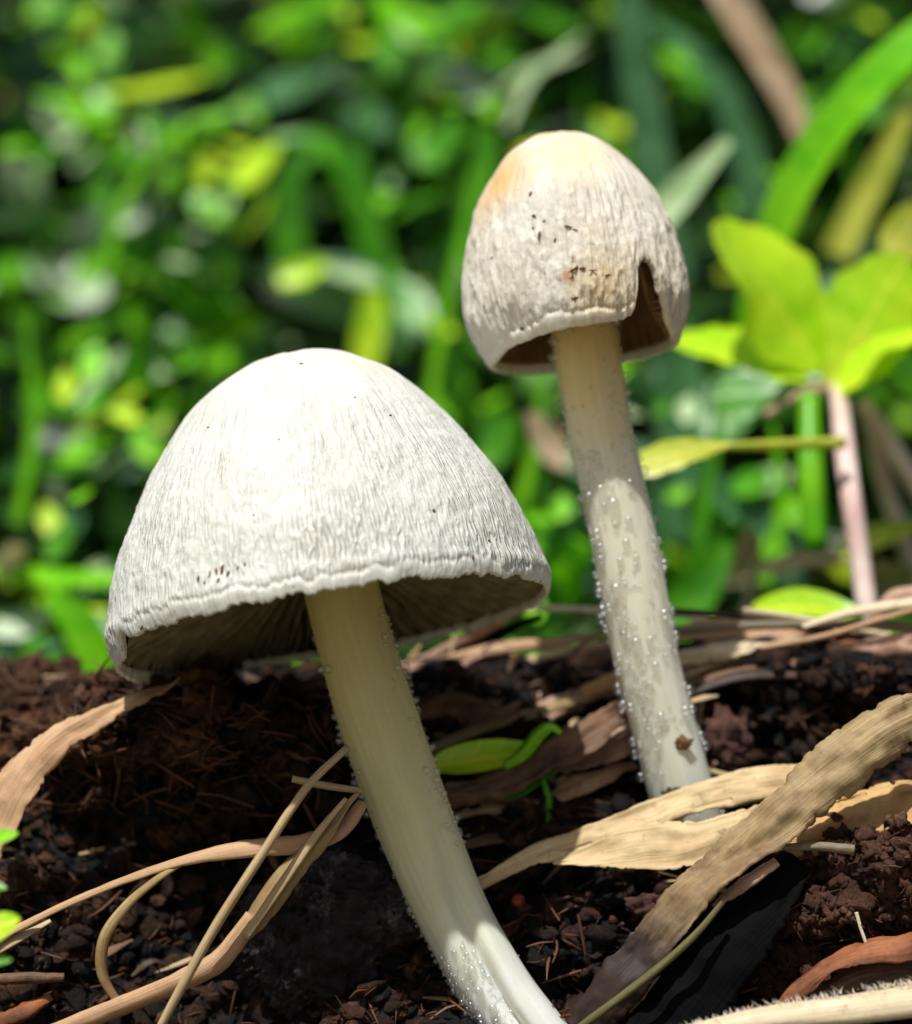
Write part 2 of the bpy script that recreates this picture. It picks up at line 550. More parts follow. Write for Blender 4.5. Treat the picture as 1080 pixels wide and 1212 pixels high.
def tube(name, pts, rad, mat, parent=None, origin=None, nseg=12, ny=40, lump=0.06, seed=0, flat=1.0):
    V, uv = tube_arrays(pts, rad, nseg, ny, lump, seed, flat)
    V = np.concatenate([V[:1].mean(1, keepdims=True).repeat(nseg, 1), V, V[-1:].mean(1, keepdims=True).repeat(nseg, 1)], 0)
    uv = np.concatenate([uv[:1], uv, uv[-1:]], 0)
    o0 = np.array(origin if origin is not None else V.reshape(-1, 3).mean(0))
    me = grid_mesh(name, V - o0, wrap=True, uv=uv)
    o = new_obj(name, me, mat, parent)
    o.location = Vector(o0) if parent is None else Vector(o0) - parent.location
    return o


def ico(sub=2):
    import bmesh
    bm = bmesh.new()
    bmesh.ops.create_icosphere(bm, subdivisions=sub, radius=1)
    v = np.array([q.co[:] for q in bm.verts])
    bm.verts.ensure_lookup_table()
    f = np.array([[q.index for q in g.verts] for g in bm.faces])
    bm.free()
    return v, f


ICO1, ICO2, ICO3, ICO5 = ico(1), ico(2), ico(3), ico(6)


def lump(name, c, size, mat, seed=0, amp=0.25, freq=1.6, fine=0.06, base=ICO5, rot=(0, 0, 0), square=1.0):
    v, f = base
    v = v.copy()
    if square < 1:
        v = np.sign(v) * np.abs(v) ** square
    n = amp * fbm(v[:, 0] * freq + seed, v[:, 1] * freq, v[:, 2] * freq, 4)
    n2 = fine * np.abs(fbm(v[:, 0] * 9 + seed, v[:, 1] * 9, v[:, 2] * 9, 4, 0.6)) * 2 + fine * 0.4 * fbm(v[:, 0] * 30, v[:, 1] * 30 + seed, v[:, 2] * 30, 3)
    v = v * (1 + n - n2)[:, None] * np.array(size)
    from mathutils import Euler
    Rm = np.array(Euler(rot).to_matrix())
    o = new_obj(name, raw_mesh(name, v @ Rm.T, f), mat)
    o.location = c
    return o


# ------------------------------------------------------------------ mushrooms
def m_cap(name, white, cream, stain_dir, bumpk=1.0, fib=(74, 13)):
    m, nt, b, out = mat_new(name)
    tc = nt.nodes.new('ShaderNodeTexCoord')
    # attribute 'cap': x,y = direction on the cap, z = length down from the top (cm)
    at = nt.nodes.new('ShaderNodeAttribute')
    at.attribute_name = 'cap'
    vec = at.outputs['Vector']
    sep = nt.nodes.new('ShaderNodeSeparateXYZ')
    nt.links.new(vec, sep.inputs[0])
    fibre = noise(nt, mapping(nt, vec, (fib[0] / 2, fib[0] / 2, fib[1])), 1.0, 5, 0.62)
    vor = nt.nodes.new('ShaderNodeTexVoronoi')
    vor.feature = 'DISTANCE_TO_EDGE'
    vor.inputs['Scale'].default_value = 1.0
    wob = nt.nodes.new('ShaderNodeVectorMath')
    wob.operation = 'ADD'
    nz = nt.nodes.new('ShaderNodeTexNoise')
    nz.inputs['Scale'].default_value = 9
    nt.links.new(vec, nz.inputs['Vector'])
    sc = nt.nodes.new('ShaderNodeVectorMath')
    sc.operation = 'SCALE'
    sc.inputs['Scale'].default_value = 0.05
    nt.links.new(nz.outputs['Color'], sc.inputs[0])
    nt.links.new(vec, wob.inputs[0])
    nt.links.new(sc.outputs[0], wob.inputs[1])
    nt.links.new(mapping(nt, wob.outputs[0], (fib[0] * 0.78, fib[0] * 0.78, fib[1] * 1.1)), vor.inputs['Vector'])
    big = noise(nt, tc.outputs['Object'], 0.9, 4, 0.6)
    col = ramp(nt, big, [(0.38, lin(*white)), (0.72, lin(*cream))]).outputs[0]
    # cream disc at the top
    top = ramp(nt, sep.outputs[2], [(0.0, (1, 1, 1, 1)), (0.42, (0, 0, 0, 1))])
    mt = nt.nodes.new('ShaderNodeMath'); mt.operation = 'MULTIPLY'
    nt.links.new(top.outputs[0], mt.inputs[0])
    nt.links.new(ramp(nt, noise(nt, tc.outputs['Object'], 1.7, 3), [(0.40, (0, 0, 0, 1)), (0.62, (1, 1, 1, 1))]).outputs[0], mt.inputs[1])
    col = mixrgb(nt, mt.outputs[0], col, lin(*stain_dir))
    # small peppery specks
    sp = ramp(nt, noise(nt, tc.outputs['Object'], 12, 2, 0.5), [(0.735, (0, 0, 0, 1)), (0.775, (0.75, 0.75, 0.75, 1))]).outputs[0]
    col = mixrgb(nt, sp, col, lin(96, 84, 70))
    nt.links.new(col, b.inputs['Base Color'])
    b.inputs['Roughness'].default_value = 0.62
    b.inputs['Specular IOR Level'].default_value = 0.3
    b.inputs['Subsurface Weight'].default_value = 0.12
    b.inputs['Subsurface Radius'].default_value = (1.0, 0.7, 0.4)
    b.inputs['Subsurface Scale'].default_value = 0.08
    # relief: pits between fibres, absent near the top
    mask = ramp(nt, sep.outputs[2], [(0.22, (0.05,) * 3 + (1,)), (0.55, (1, 1, 1, 1))]).outputs[0]
    vr = ramp(nt, vor.outputs['Distance'], [(0.0, (0, 0, 0, 1)), (0.22, (1, 1, 1, 1))]).outputs[0]
    pit = ramp(nt, noise(nt, mapping(nt, vec, (fib[0] * 0.62, fib[0] * 0.62, fib[1] * 0.75)), 1.0, 4, 0.6), [(0.33, (0, 0, 0, 1)), (0.47, (1, 1, 1, 1))]).outputs[0]
    low = ramp(nt, sep.outputs[2], [(0.52, (0.85,) * 3 + (1,)), (0.84, (0.22,) * 3 + (1,))]).outputs[0]
    hh = mixrgb(nt, 0.26, mixrgb(nt, low, vr, pit), fibre)
    mm = nt.nodes.new('ShaderNodeMath'); mm.operation = 'MULTIPLY'
    nt.links.new(hh, mm.inputs[0]); nt.links.new(mask, mm.inputs[1])
    al = nt.nodes.new('ShaderNodeAttribute'); al.attribute_name = 'lip'
    ml = nt.nodes.new('ShaderNodeMath'); ml.operation = 'MULTIPLY_ADD'
    nt.links.new(al.outputs['Fac'], ml.inputs[0]); ml.inputs[1].default_value = -0.75; ml.inputs[2].default_value = 1.0
    m3 = nt.nodes.new('ShaderNodeMath'); m3.operation = 'MULTIPLY'
    nt.links.new(mm.outputs[0], m3.inputs[0]); nt.links.new(ml.outputs[0], m3.inputs[1])
    pat = ramp(nt, noise(nt, tc.outputs['Object'], 1.6, 5, 0.65), [(0.36, (0.22,) * 3 + (1,)), (0.60, (1, 1, 1, 1))]).outputs[0]
    m4 = nt.nodes.new('ShaderNodeMath'); m4.operation = 'MULTIPLY'
    nt.links.new(m3.outputs[0], m4.inputs[0]); nt.links.new(pat, m4.inputs[1])
    n1 = bump(nt, m4.outputs[0], 0.75 * bumpk, 0.03, b)
    bump(nt, noise(nt, tc.outputs['Object'], 60, 3, 0.6), 0.3, 0.008, b, n1)
    return m


def stain_and_shade(m, spots):
    """stains and painted shade at places on the cap: (object-space centre, radius, colour)"""
    nt = m.node_tree
    tc = nt.nodes.new('ShaderNodeTexCoord')
    nz = noise(nt, tc.outputs['Object'], 6, 4, 0.6)
    bc = nt.nodes['Principled BSDF'].inputs['Base Color']
    for c, rad, col in spots:
        dn = nt.nodes.new('ShaderNodeVectorMath'); dn.operation = 'DISTANCE'
        dn.inputs[1].default_value = c
        nt.links.new(tc.outputs['Object'], dn.inputs[0])
        ad = nt.nodes.new('ShaderNodeMath'); ad.operation = 'MULTIPLY_ADD'
        nt.links.new(nz, ad.inputs[0]); ad.inputs[1].default_value = rad * 0.7
        nt.links.new(dn.outputs['Value'], ad.inputs[2])
        mr = nt.nodes.new('ShaderNodeMapRange')
        mr.inputs[1].default_value = rad * 0.55; mr.inputs[2].default_value = rad * 1.45; mr.inputs[3].default_value = 0.8; mr.inputs[4].default_value = 0.0
        nt.links.new(ad.outputs[0], mr.inputs[0])
        nt.links.new(mixrgb(nt, mr.outputs[0], bc.links[0].from_socket, lin(*col)), bc)


def m_gills(name, c1, c2):
    m, nt, b, out = mat_new(name)
    tc = nt.nodes.new('ShaderNodeTexCoord')
    f = noise(nt, tc.outputs['Object'], 5, 4)
    c = ramp(nt, f, [(0.35, lin(*c1)), (0.65, lin(*c2))]).outputs[0]
    nt.links.new(c, b.inputs['Base Color'])
    b.inputs['Roughness'].default_value = 0.8
    t = nt.nodes.new('ShaderNodeBsdfTranslucent')
    nt.links.new(c, t.inputs[0])
    mx = nt.nodes.new('ShaderNodeMixShader')
    mx.inputs[0].default_value = 0.5
    nt.links.new(b.outputs[0], mx.inputs[1]); nt.links.new(t.outputs[0], mx.inputs[2])
    nt.links.new(mx.outputs[0], out.inputs[0])
    return m


def m_stem(name, stops):
    """stops: colours down the stem (UV y: 0 top .. 1 foot)"""
    m, nt, b, out = mat_new(name)
    tc = nt.nodes.new('ShaderNodeTexCoord')
    sep = nt.nodes.new('ShaderNodeSeparateXYZ')
    nt.links.new(tc.outputs['UV'], sep.inputs[0])
    fib = noise(nt, mapping(nt, tc.outputs['UV'], (60, 9, 1)), 1.0, 5, 0.6)
    blot = noise(nt, tc.outputs['Object'], 2.2, 4, 0.6)
    ad = nt.nodes.new('ShaderNodeMath'); ad.operation = 'MULTIPLY_ADD'
    nt.links.new(blot, ad.inputs[0]); ad.inputs[1].default_value = 0.16
    nt.links.new(sep.outputs[1], ad.inputs[2])
    su = nt.nodes.new('ShaderNodeMath'); su.operation = 'SUBTRACT'
    nt.links.new(ad.outputs[0], su.inputs[0]); su.inputs[1].default_value = 0.08
    col = ramp(nt, su.outputs[0], [(p, lin(*c)) for p, c in stops]).outputs[0]
    st = ramp(nt, fib, [(0.35, (0.93, 0.925, 0.90, 1)), (0.6, (1, 1, 1, 1))]).outputs[0]
    col = mixrgb(nt, 1.0, col, st, 'MULTIPLY')
    nt.links.new(col, b.inputs['Base Color'])
    b.inputs['Roughness'].default_value = 0.5
    b.inputs['Subsurface Weight'].default_value = 0.5
    b.inputs['Subsurface Radius'].default_value = (1.0, 0.75, 0.35)
    b.inputs['Subsurface Scale'].default_value = 0.15
    n1 = bump(nt, fib, 0.14, 0.014, b)
    bump(nt, noise(nt, tc.outputs['Object'], 34, 4, 0.7), 0.25, 0.010, b, n1)
    return m


M['water'], _nt, _b, _o = mat_new('water_drop')
_tr = _nt.nodes.new('ShaderNodeBsdfTransparent')
_tl = _nt.nodes.new('ShaderNodeBsdfTranslucent'); _tl.inputs[0].default_value = (1, 1, 1, 1)
_gl = _nt.nodes.new('ShaderNodeBsdfGlossy'); _gl.inputs['Roughness'].default_value = 0.30
_m1 = _nt.nodes.new('ShaderNodeMixShader'); _m1.inputs[0].default_value = 0.06  # white share imitates light gathered inside a drop
_nt.links.new(_tr.outputs[0], _m1.inputs[1]); _nt.links.new(_tl.outputs[0], _m1.inputs[2])
_fr = _nt.nodes.new('ShaderNodeLayerWeight'); _fr.inputs[0].default_value = 0.12
_mr = _nt.nodes.new('ShaderNodeMapRange'); _mr.inputs[3].default_value = 0.16; _mr.inputs[4].default_value = 0.26
_nt.links.new(_fr.outputs[0], _mr.inputs[0])
_m2 = _nt.nodes.new('ShaderNodeMixShader')
_nt.links.new(_mr.outputs[0], _m2.inputs[0]); _nt.links.new(_m1.outputs[0], _m2.inputs[1]); _nt.links.new(_gl.outputs[0], _m2.inputs[2])
_nt.links.new(_m2.outputs[0], _o.inputs[0])
M['fleck'] = m_straw('dirt_fleck', (70, 46, 26), (120, 84, 50), rough=0.8, transl=0)


def build_cap(parent, centre, axis_v, profile, inner, rim_u, mat, gill_mat, ngill, wr_amp, nth=720, ns=300, asym=0.0, gill_edge=None, theta_dense=None, seed=0, gth=0.014, under='under', ridge=0.32, lipband=0.2, lipamp=0.02, lipw=0.055):
    """profile (r,u) from the top to the margin; rim_u(phi) = height at which the margin ends; phi 0 faces the camera, + to the right"""
    prof = spline([(r, u, 0) for r, u in profile], 400)[:, :2]
    L = np.concatenate([[0], np.cumsum(np.linalg.norm(np.diff(prof, axis=0), axis=1))])
    phi = np.linspace(-np.pi, np.pi, nth, endpoint=False)
    if theta_dense is not None:      # gather more columns round a notch
        w = 1 + 5 * np.exp(-((phi - theta_dense[0]) / theta_dense[1]) ** 2)
        cs = np.cumsum(1 / w) ; cs = np.concatenate([[0], cs])
        ww = np.interp(np.linspace(0, 1, 4000), np.linspace(0, 1, nth), w)
        c2 = np.concatenate([[0], np.cumsum(ww)]); c2 /= c2[-1]
        phi = np.interp(np.linspace(0, 1, nth, endpoint=False), c2, np.linspace(-np.pi, np.pi, len(c2)))
    ru = rim_u(phi)
    # margin length: invert u(L) on the falling profile
    Lend = np.interp(-ru, -prof[:, 1], L)
    s = np.linspace(0, 1, ns) ** 0.9
    SS = s[:, None] * Lend[None]
    r = np.interp(SS, L, prof[:, 0])
    u = np.interp(SS, L, prof[:, 1])
    ph = np.repeat(phi[None], ns, 0)
    cx, cy = np.sin(ph), -np.cos(ph)
    # relief
    lowm = np.clip((SS / Lend.max() - 0.22) / 0.35, 0, 1)
    k1 = fbm(cx * 9 + seed, cy * 9, SS * 2.2, 3)
    k2 = 1 - 2 * np.abs(vnoise(cx * 15 + 3, cy * 15 + seed, SS * 3.0 + 0.4 * k1))
    k3 = 1.2 * fbm(cx * 30, cy * 30 + seed, SS * 9, 3)
    rel = wr_amp * lowm * (k2 * ridge + 0.5 * k3) + 0.018 * fbm(cx * 1.6 + seed, cy * 1.6, SS * 1.1, 3)
    edge = np.clip((SS - Lend[None] + 0.12) / 0.12, 0, 1)
    rel = rel + edge * 0.012 * fbm(cx * 12, cy * 12, seed + 2.2, 3)
    # the margin: a smoother rolled band set off by a wandering crease
    bw = lipband * (1 + 0.35 * fbm(phi * 3.0, seed, 0.7, 3) + 0.12 * fbm(phi * 22, seed, 1.7, 2))
    dist = SS - (Lend - bw)[None]
    lip = np.clip(dist / 0.035, 0, 1)
    rel = rel * (1 - 0.65 * lip) - lipamp * np.exp(-((dist + 0.0) / 0.022) ** 2) + lipamp * 0.9 * np.exp(-((dist - 0.07) / 0.055) ** 2)
    dr = np.interp(SS, L, np.gradient(prof[:, 0], L))
    du = np.interp(SS, L, np.gradient(prof[:, 1], L))
    nr, nu = -du, dr
    r = np.maximum(r + rel * nr, 0) * (1 + asym * -cx * np.clip(SS / 2, 0, 1))
    u = u + rel * nu
    out = np.stack([r * cx, r * cy, u], -1)
    # inside: from the margin up under the flesh, along the inner profile blended from this column's margin
    inp = spline([(a, b_, 0) for a, b_ in inner], 60)[:, :2]
    ni = 40
    q = np.linspace(0, 1, ni)
    # lip
    rows = []
    r_e, u_e = r[-1], u[-1]
    Linn = np.concatenate([[0], np.cumsum(np.linalg.norm(np.diff(inp, axis=0), axis=1))])
    for a in np.linspace(0, np.pi, 7)[1:]:
        rows.append(np.stack([(r_e - lipw * (1 - math.cos(a)) / 1.0) * cx[0], (r_e - lipw * (1 - math.cos(a))) * cy[0], u_e - lipw * 0.6 * math.sin(a)], -1))
    u_start = u_e
    # start on the inner profile at the height of this column's margin
    l0 = np.interp(np.maximum(u_start, inp[0, 1]), inp[:, 1], Linn)
    for v in q[1:]:
        ll = l0 + (Linn[-1] - l0) * v
        rr = np.interp(ll, Linn, inp[:, 0]); uu = np.interp(ll, Linn, inp[:, 1])
        bl = max(0, 1 - v * 8)
        rr = rr * (1 - bl) + (r_e - 2 * lipw) * bl
        rows.append(np.stack([rr * cx[0], rr * cy[0], uu], -1))
    V = np.concatenate([out, np.stack(rows)], 0)
    me = grid_mesh('cap', V, wrap=True)
    att = me.attributes.new('cap', 'FLOAT_VECTOR', 'POINT')
    tot = np.zeros(V.shape)
    tot[..., 0] = np.concatenate([cx, np.repeat(cx[:1], len(rows), 0)])
    tot[..., 1] = np.concatenate([cy, np.repeat(cy[:1], len(rows), 0)])
    tot[..., 2] = np.concatenate([SS / Lend.max(), np.repeat(SS[-1:] / Lend.max(), len(rows), 0)])
    att.data.foreach_set('vector', tot.astype(np.float32).ravel())
    a2 = me.attributes.new('lip', 'FLOAT', 'POINT')
    a2.data.foreach_set('value', np.concatenate([lip, np.ones((len(rows), lip.shape[1]))]).astype(np.float32).ravel())
    cap = new_obj('cap', me, mat, parent)
    me.materials.append(M[under])
    # inner flesh; the big cap's is painted dark as shade between the gills
    mi = np.zeros(len(me.polygons), dtype=np.int32)
    ncol = V.shape[1]
    mi[(ns + 6) * ncol:] = 1
    me.polygons.foreach_set('material_index', mi)
    z = Vector(axis_v).normalized()
    x = Vector((1, 0, 0)); x = (x - z * x.dot(z)).normalized()
    y = z.cross(x)
    rot = Matrix((x, y, z)).transposed().to_4x4()
    ML = Matrix.Translation(Vector(centre) - parent.location) @ rot
    cap.matrix_local = ML
    # gills
    vs_, fs_ = [], []
    for g in range(ngill):
        a = 2 * math.pi * g / ngill + 0.01 * math.sin(g * 7.3)
        aw = (a + math.pi) % (2 * math.pi) - math.pi
        ue = float(np.interp(aw, phi, u_e))
        re = float(np.interp(aw, phi, r_e))
        th = gth
        short = (g % 2 == 1)
        if ue > 0.2: continue
        ge = gill_edge
        rs = np.linspace(0.55 if not short else 1.0, 1.0, 10) if short else np.linspace(0, 1, 12)
        top, bot = [], []
        rmin = ge[0][0]
        for v in (np.linspace(0.42, 1, 9) if short else np.linspace(0, 1, 12)):
            rr = rmin + (re - 2 * lipw - 0.012 - rmin) * v
            uc = float(np.interp(rr, inp[::-1, 0], inp[::-1, 1])) + 0.03
            ub = float(np.interp(v, [e[1] for e in ge], [e[2] for e in ge])) + 0.02 * math.sin(g * 3.1 + v * 4)
            if short: ub = ub + (uc - ub) * max(0, (0.65 - v) / 0.23) ** 1.0 * 0.9
            uc = max(uc, ue + 0.06)
            ub = min(max(ub, ue + 0.035), uc - 0.005)
            top.append((rr, uc)); bot.append((rr, ub))
        n0 = len(vs_)
        ca, sa = math.sin(a), -math.cos(a)
        for sgn in (-1, 1):
            for rr, uu in top: vs_.append((rr * ca - sgn * th * sa, rr * sa + sgn * th * ca, uu))
            for rr, uu in bot: vs_.append((rr * ca - sgn * th * 0.5 * sa, rr * sa + sgn * th * 0.5 * ca, uu))
        n = len(top)
        for i in range(n - 1):
            fs_.append((n0 + i, n0 + i + 1, n0 + n + i + 1, n0 + n + i))
            m_ = n0 + 2 * n
            fs_.append((m_ + i, m_ + n + i, m_ + n + i + 1, m_ + i + 1))
            fs_.append((n0 + n + i, n0 + n + i + 1, m_ + n + i + 1, m_ + n + i))
    gl = new_obj('gills', raw_mesh('gills', vs_, fs_), gill_mat, cap, smooth=False)
    gl['kind'] = 'stuff'
    return cap, dict(phi=phi, V=out, SS=SS, Lend=Lend, M=ML)


def cap_point(info, px, py):
    """vertex of the camera side of the cap nearest a pixel (world point and normal)"""
    V = info['V'].reshape(-1, 3)
    Mx = np.array(info['W'])
    W = V @ Mx[:3, :3].T + Mx[:3, 3]
    dd = W[:, 1] + D0
    qx = 540 + W[:, 0] * PXCM * D0 / dd
    qy = 606 - (W[:, 2] - CAMZ) * PXCM * D0 / dd
    c = (qx - px) ** 2 + (qy - py) ** 2 + np.where(V[:, 1] > 0.3, 1e6, 0)
    i = int(np.argmin(c))
    return V[i]


def flecks(cap, info, spots, seed):
    """small irregular crumbs stuck to the cap; spots = (px, py, length_px, width_px, angle)"""
    r_ = random.Random(seed)
    vs_, fs_ = [], []
    v0, f0 = ICO1
    for (px, py, l, w, an) in spots:
        c = cap_point(info, px, py)
        nrm = np.array([c[0], c[1], 0.35]); nrm /= np.linalg.norm(nrm)
        a = np.cross([0, 0, 1], nrm); a /= np.linalg.norm(a)
        b = np.cross(nrm, a)
        ca, sa = math.cos(R(an)), math.sin(R(an))
        e1, e2 = a * ca + b * sa, -a * sa + b * ca
        jit = np.array([[1 + r_.uniform(-.35, .35)] for _ in v0])
        vv = v0 * jit
        W = c + vv[:, :1] * e1 * l / PXCM / 2 + vv[:, 1:2] * e2 * w / PXCM / 2 + vv[:, 2:] * nrm * 0.012
        n0 = len(vs_)
        vs_ += W.tolist()
        fs_ += (f0 + n0).tolist()
    o = new_obj('dirt_flecks', raw_mesh('dirt_flecks', vs_, fs_), M['fleck'], cap)
    o['kind'] = 'stuff'
    return o


def build_stem(parent, pts, rad, mat, groove=None, nseg=96, ny=260, lumpy=0.03, seed=0):
    p = spline(pts, ny)
    t = np.linspace(0, 1, ny)
    T = np.gradient(p, axis=0); T /= np.linalg.norm(T, axis=1)[:, None]
    view = np.array([0, -1.0, 0])
    A = np.cross(view, T); A /= np.linalg.norm(A, axis=1)[:, None]      # across the picture
    A = np.where((A[:, :1] < 0), -A, A)
    B = np.cross(A, T); B = np.where(B[:, 1:2] > 0, -B, B)               # towards the camera
    r = np.interp(t, np.linspace(0, 1, len(rad)), rad)
    ph = np.linspace(-np.pi, np.pi, nseg, endpoint=False)
    L = t * np.sum(np.linalg.norm(np.diff(p, axis=0), axis=1))
    rr = r[:, None] * (1 + lumpy * fbm(np.cos(ph)[None] * 1.2 + seed, np.sin(ph)[None] * 1.2, L[:, None] * 0.8, 3)
                       + 0.012 * fbm(np.cos(ph)[None] * 6, np.sin(ph)[None] * 6 + seed, L[:, None] * 1.2, 3))
    if groove is not None:
        for (tt, pp, depth, wid) in groove:
            gp = np.interp(t, tt, pp)[:, None]
            gdp = np.interp(t, tt, depth)[:, None]
            gw = np.interp(t, tt, wid)[:, None]
            df = (ph[None] - gp + np.pi) % (2 * np.pi) - np.pi
            rr = rr - gdp * np.exp(-(df / gw) ** 2)
    V = p[:, None] + A[:, None] * (np.sin(ph)[None] * rr)[..., None] + B[:, None] * (np.cos(ph)[None] * rr)[..., None]
    uv = np.stack(np.broadcast_arrays((ph / 6.283)[None] + 0.5, t[:, None]), -1)
    o0 = np.array(parent.location)
    st = new_obj('stem', grid_mesh('stem', V - o0, wrap=True, uv=uv), mat, parent)
    return st, dict(p=p, A=A, B=B, T=T, V=V, ph=ph, t=t)


def droplets(stem, parent, info, n, dens, rmin, rmax, seed):
    """water beads standing on the stem; dens(t, phi) in 0..1"""
    r_ = random.Random(seed)
    v0, f0 = ICO2
    vs_, fs_ = [], []
    k = 0
    guard = 0
    taken = []
    while k < n and guard < n * 90:
        guard += 1
        t, ph = r_.random(), r_.uniform(-math.pi, math.pi)
        if r_.random() > dens(t, ph) * min(1, max(0.05, 0.55 + 1.3 * float(vnoise(ph * 2.2, t * 26, seed * 1.7)))): continue
        i = int(t * (len(info['t']) - 1))
        j = int((ph + math.pi) / (2 * math.pi) * len(info['ph'])) % len(info['ph'])
        c = info['V'][i, j]
        nr = info['A'][i] * math.sin(ph) + info['B'][i] * math.cos(ph)
        rad = rmin + (rmax - rmin) * r_.random() ** 3.4
        if any((c[0] - q[0]) ** 2 + (c[1] - q[1]) ** 2 + (c[2] - q[2]) ** 2 < (rad + q[3]) ** 2 * 0.8 for q in taken): continue
        taken.append((c[0], c[1], c[2], rad))
        W = c + nr * rad * 0.55 + v0 * rad * np.array([1, 1, 1.05]) - np.array(parent.location)
        n0 = len(vs_)
        vs_ += W.tolist(); fs_ += (f0 + n0).tolist()
        k += 1
    o = new_obj('water_droplets', raw_mesh('water_droplets', vs_, fs_), M['water'], stem)
    o['kind'] = 'stuff'
    return o


M['under_small'] = m_gills('brown_flesh', (120, 88, 50), (160, 124, 76))
M['under'] = m_gills('gap_shade_flesh', (9, 7, 5), (20, 17, 12))  # shade of the gill gaps put into the colour
# --- the big one
big = empty('mushroom', P(660, 1265, 19.43))
tag(big, 'large mushroom with wide white bell cap and leaning stem', 'mushroom', 'mushrooms on the earth bank')
M['cap_big'] = m_cap('white_cap_skin', (211, 212, 204), (204, 202, 192), (209, 197, 173), 1.2, (60, 13))
M['gill_big'] = m_gills('olive_gills', (140, 131, 102), (184, 174, 140))
M['stem_big'] = m_stem('cream_stem_flesh', [(0.08, (210, 194, 124)), (0.35, (216, 206, 148)), (0.58, (218, 217, 180)), (0.76, (232, 234, 226))])  # yellow top is part flesh colour, part light through the cap painted in
_prof = [(0, 2.46), (0.12, 2.457), (0.32, 2.43), (0.62, 2.30), (1.0, 2.03), (1.3, 1.67), (1.53, 1.31), (1.73, 0.93), (1.87, 0.58), (1.955, 0.24), (1.985, 0.13), (1.965, 0.0), (1.93, -0.12), (1.90, -0.25)]
_inn = [(1.86, -0.14), (1.85, 0.02), (1.80, 0.22), (1.66, 0.55), (1.35, 1.0), (0.9, 1.32), (0.34, 1.42)]


def rim_big(phi):
    u = -0.02 + 0.022 * fbm(phi * 9, 0.5, 2.5, 3) + 0.024 * fbm(phi * 38, 1.5, 2.5, 3)
    left = 1 / (1 + np.exp((phi + R(66)) * 60))            # hanging flap left of the tear
    u = u - 0.12 * left * (phi > -2.6) - 0.02 * (np.cos(phi) < 0)
    u = u + 0.10 * np.exp(-((phi + R(63)) / R(3.0)) ** 2)   # the tear
    return np.clip(u, -0.23, 0.3)


_ax = Vector((-math.sin(R(9.4)), math.tan(R(11.2)) * math.cos(R(9.4)), math.cos(R(9.4))))
cap1, inf1 = build_cap(big, P(398, 735, 20.0), _ax, _prof, _inn, rim_big, M['cap_big'], M['gill_big'], 116, 0.014, lipband=0.11, lipamp=0.006, lipw=0.022, gth=0.010,
                       asym=0.022, gill_edge=[(0.36, 0, 0.62), (0.36, 0.5, 0.24), (0.36, 0.8, 0.06), (0.36, 1.0, -0.02)], seed=2.0)
inf1['W'] = Matrix.Translation(big.location) @ inf1['M']
flecks(cap1, inf1, [(357, 431, 4, 3, 0), (462, 492, 4, 3, 20), (513, 604, 5, 4, 0), (578, 640, 6, 4, 30), (247, 506, 3, 3, 0), (300, 610, 3, 3, 0),
                    (236, 684, 9, 3, 70), (247, 680, 12, 3, 80), (256, 676, 10, 3, 95), (264, 674, 14, 4, 80), (271, 680, 9, 3, 70), (243, 690, 6, 3, 100), (258, 688, 7, 3, 60),
                    (282, 672, 6, 2, 60), (290, 668, 5, 2, 80), (560, 660, 8, 3, 85), (168, 742, 8, 4, 30), (420, 470, 3, 2, 0), (330, 520, 3, 2, 80)], 5)
_c1 = [P(388, 610, 20.05), P(402, 690, 20.0), P(426, 780, 19.9), P(457, 880, 19.8), P(493, 980, 19.72), P(522, 1050, 19.67), P(552, 1110, 19.63), P(594, 1180, 19.58), P(642, 1245, 19.54), P(700, 1320, 19.5)]
_g = [([0, .35, .5, .62, .7, .8, .9, 1], [.9, .75, .6, .38, .22, .10, .10, .10], [.0, .012, .03, .09, .12, .14, .14, .13], [.3, .3, .34, .38, .24, .15, .13, .13]),
      ([0, .3, .6, 1], [-.6, -.5, -.4, -.4], [0, .012, .01, .0], [.4, .4, .4, .4])]
stem1, si1 = build_stem(big, _c1, [.335, .335, .34, .355, .35, .335, .315, .315, .33, .36], M['stem_big'], _g)


def dens1(t, ph):
    e = math.exp(-((abs(ph) - 1.6) / 0.4) ** 2)
    if t < 0.16: return 0
    if t > 0.68 and -2.0 < ph < 0.12: return 1.0
    if ph > 0 and t < 0.55: return 0.55 * e + 0.06 * (ph > 0.7)
    return 0.5 * e * (ph < 0) + 0.004


droplets(stem1, big, si1, 760, dens1, 0.011, 0.050, 3)

# --- the small one
small = empty('mushroom', P(822, 1000, 20.75))
tag(small, 'small mushroom with notched egg-shaped cap and beaded stem', 'mushroom', 'mushrooms on the earth bank')
M['cap_small'] = m_cap('cream_cap_skin', (214, 209, 197), (208, 197, 173), (214, 189, 140), 0.85, (34, 5))
stain_and_shade(M['cap_small'], [((-0.52, -0.42, 1.50), 0.42, (214, 164, 84)), ((0.1, -0.8, 1.75), 0.45, (234, 206, 150)), ((-0.12, -0.98, 0.50), 0.09, (190, 110, 70)), ((0.18, -0.98, 0.38), 0.36, (208, 186, 146))])  # beige patch low on the front is painted shade; the others are stains
M['gill_small'] = m_gills('brown_gills', (170, 134, 84), (196, 160, 106))
M['stem_small'] = m_stem('beaded_stem_flesh', [(0.03, (212, 172, 94)), (0.18, (222, 200, 140)), (0.32, (228, 224, 200)), (0.8, (228, 229, 212))])  # honey top partly flesh colour, partly the tint under the cap painted in
k_ = 1 / 128.0
_prof2 = [(0, 258), (14, 257.4), (36, 251), (68, 231), (101, 186), (119, 140), (128, 98), (132, 55), (126, 24), (113, -6), (102, -18)]
_prof2 = [(a * k_, b * k_) for a, b in _prof2]
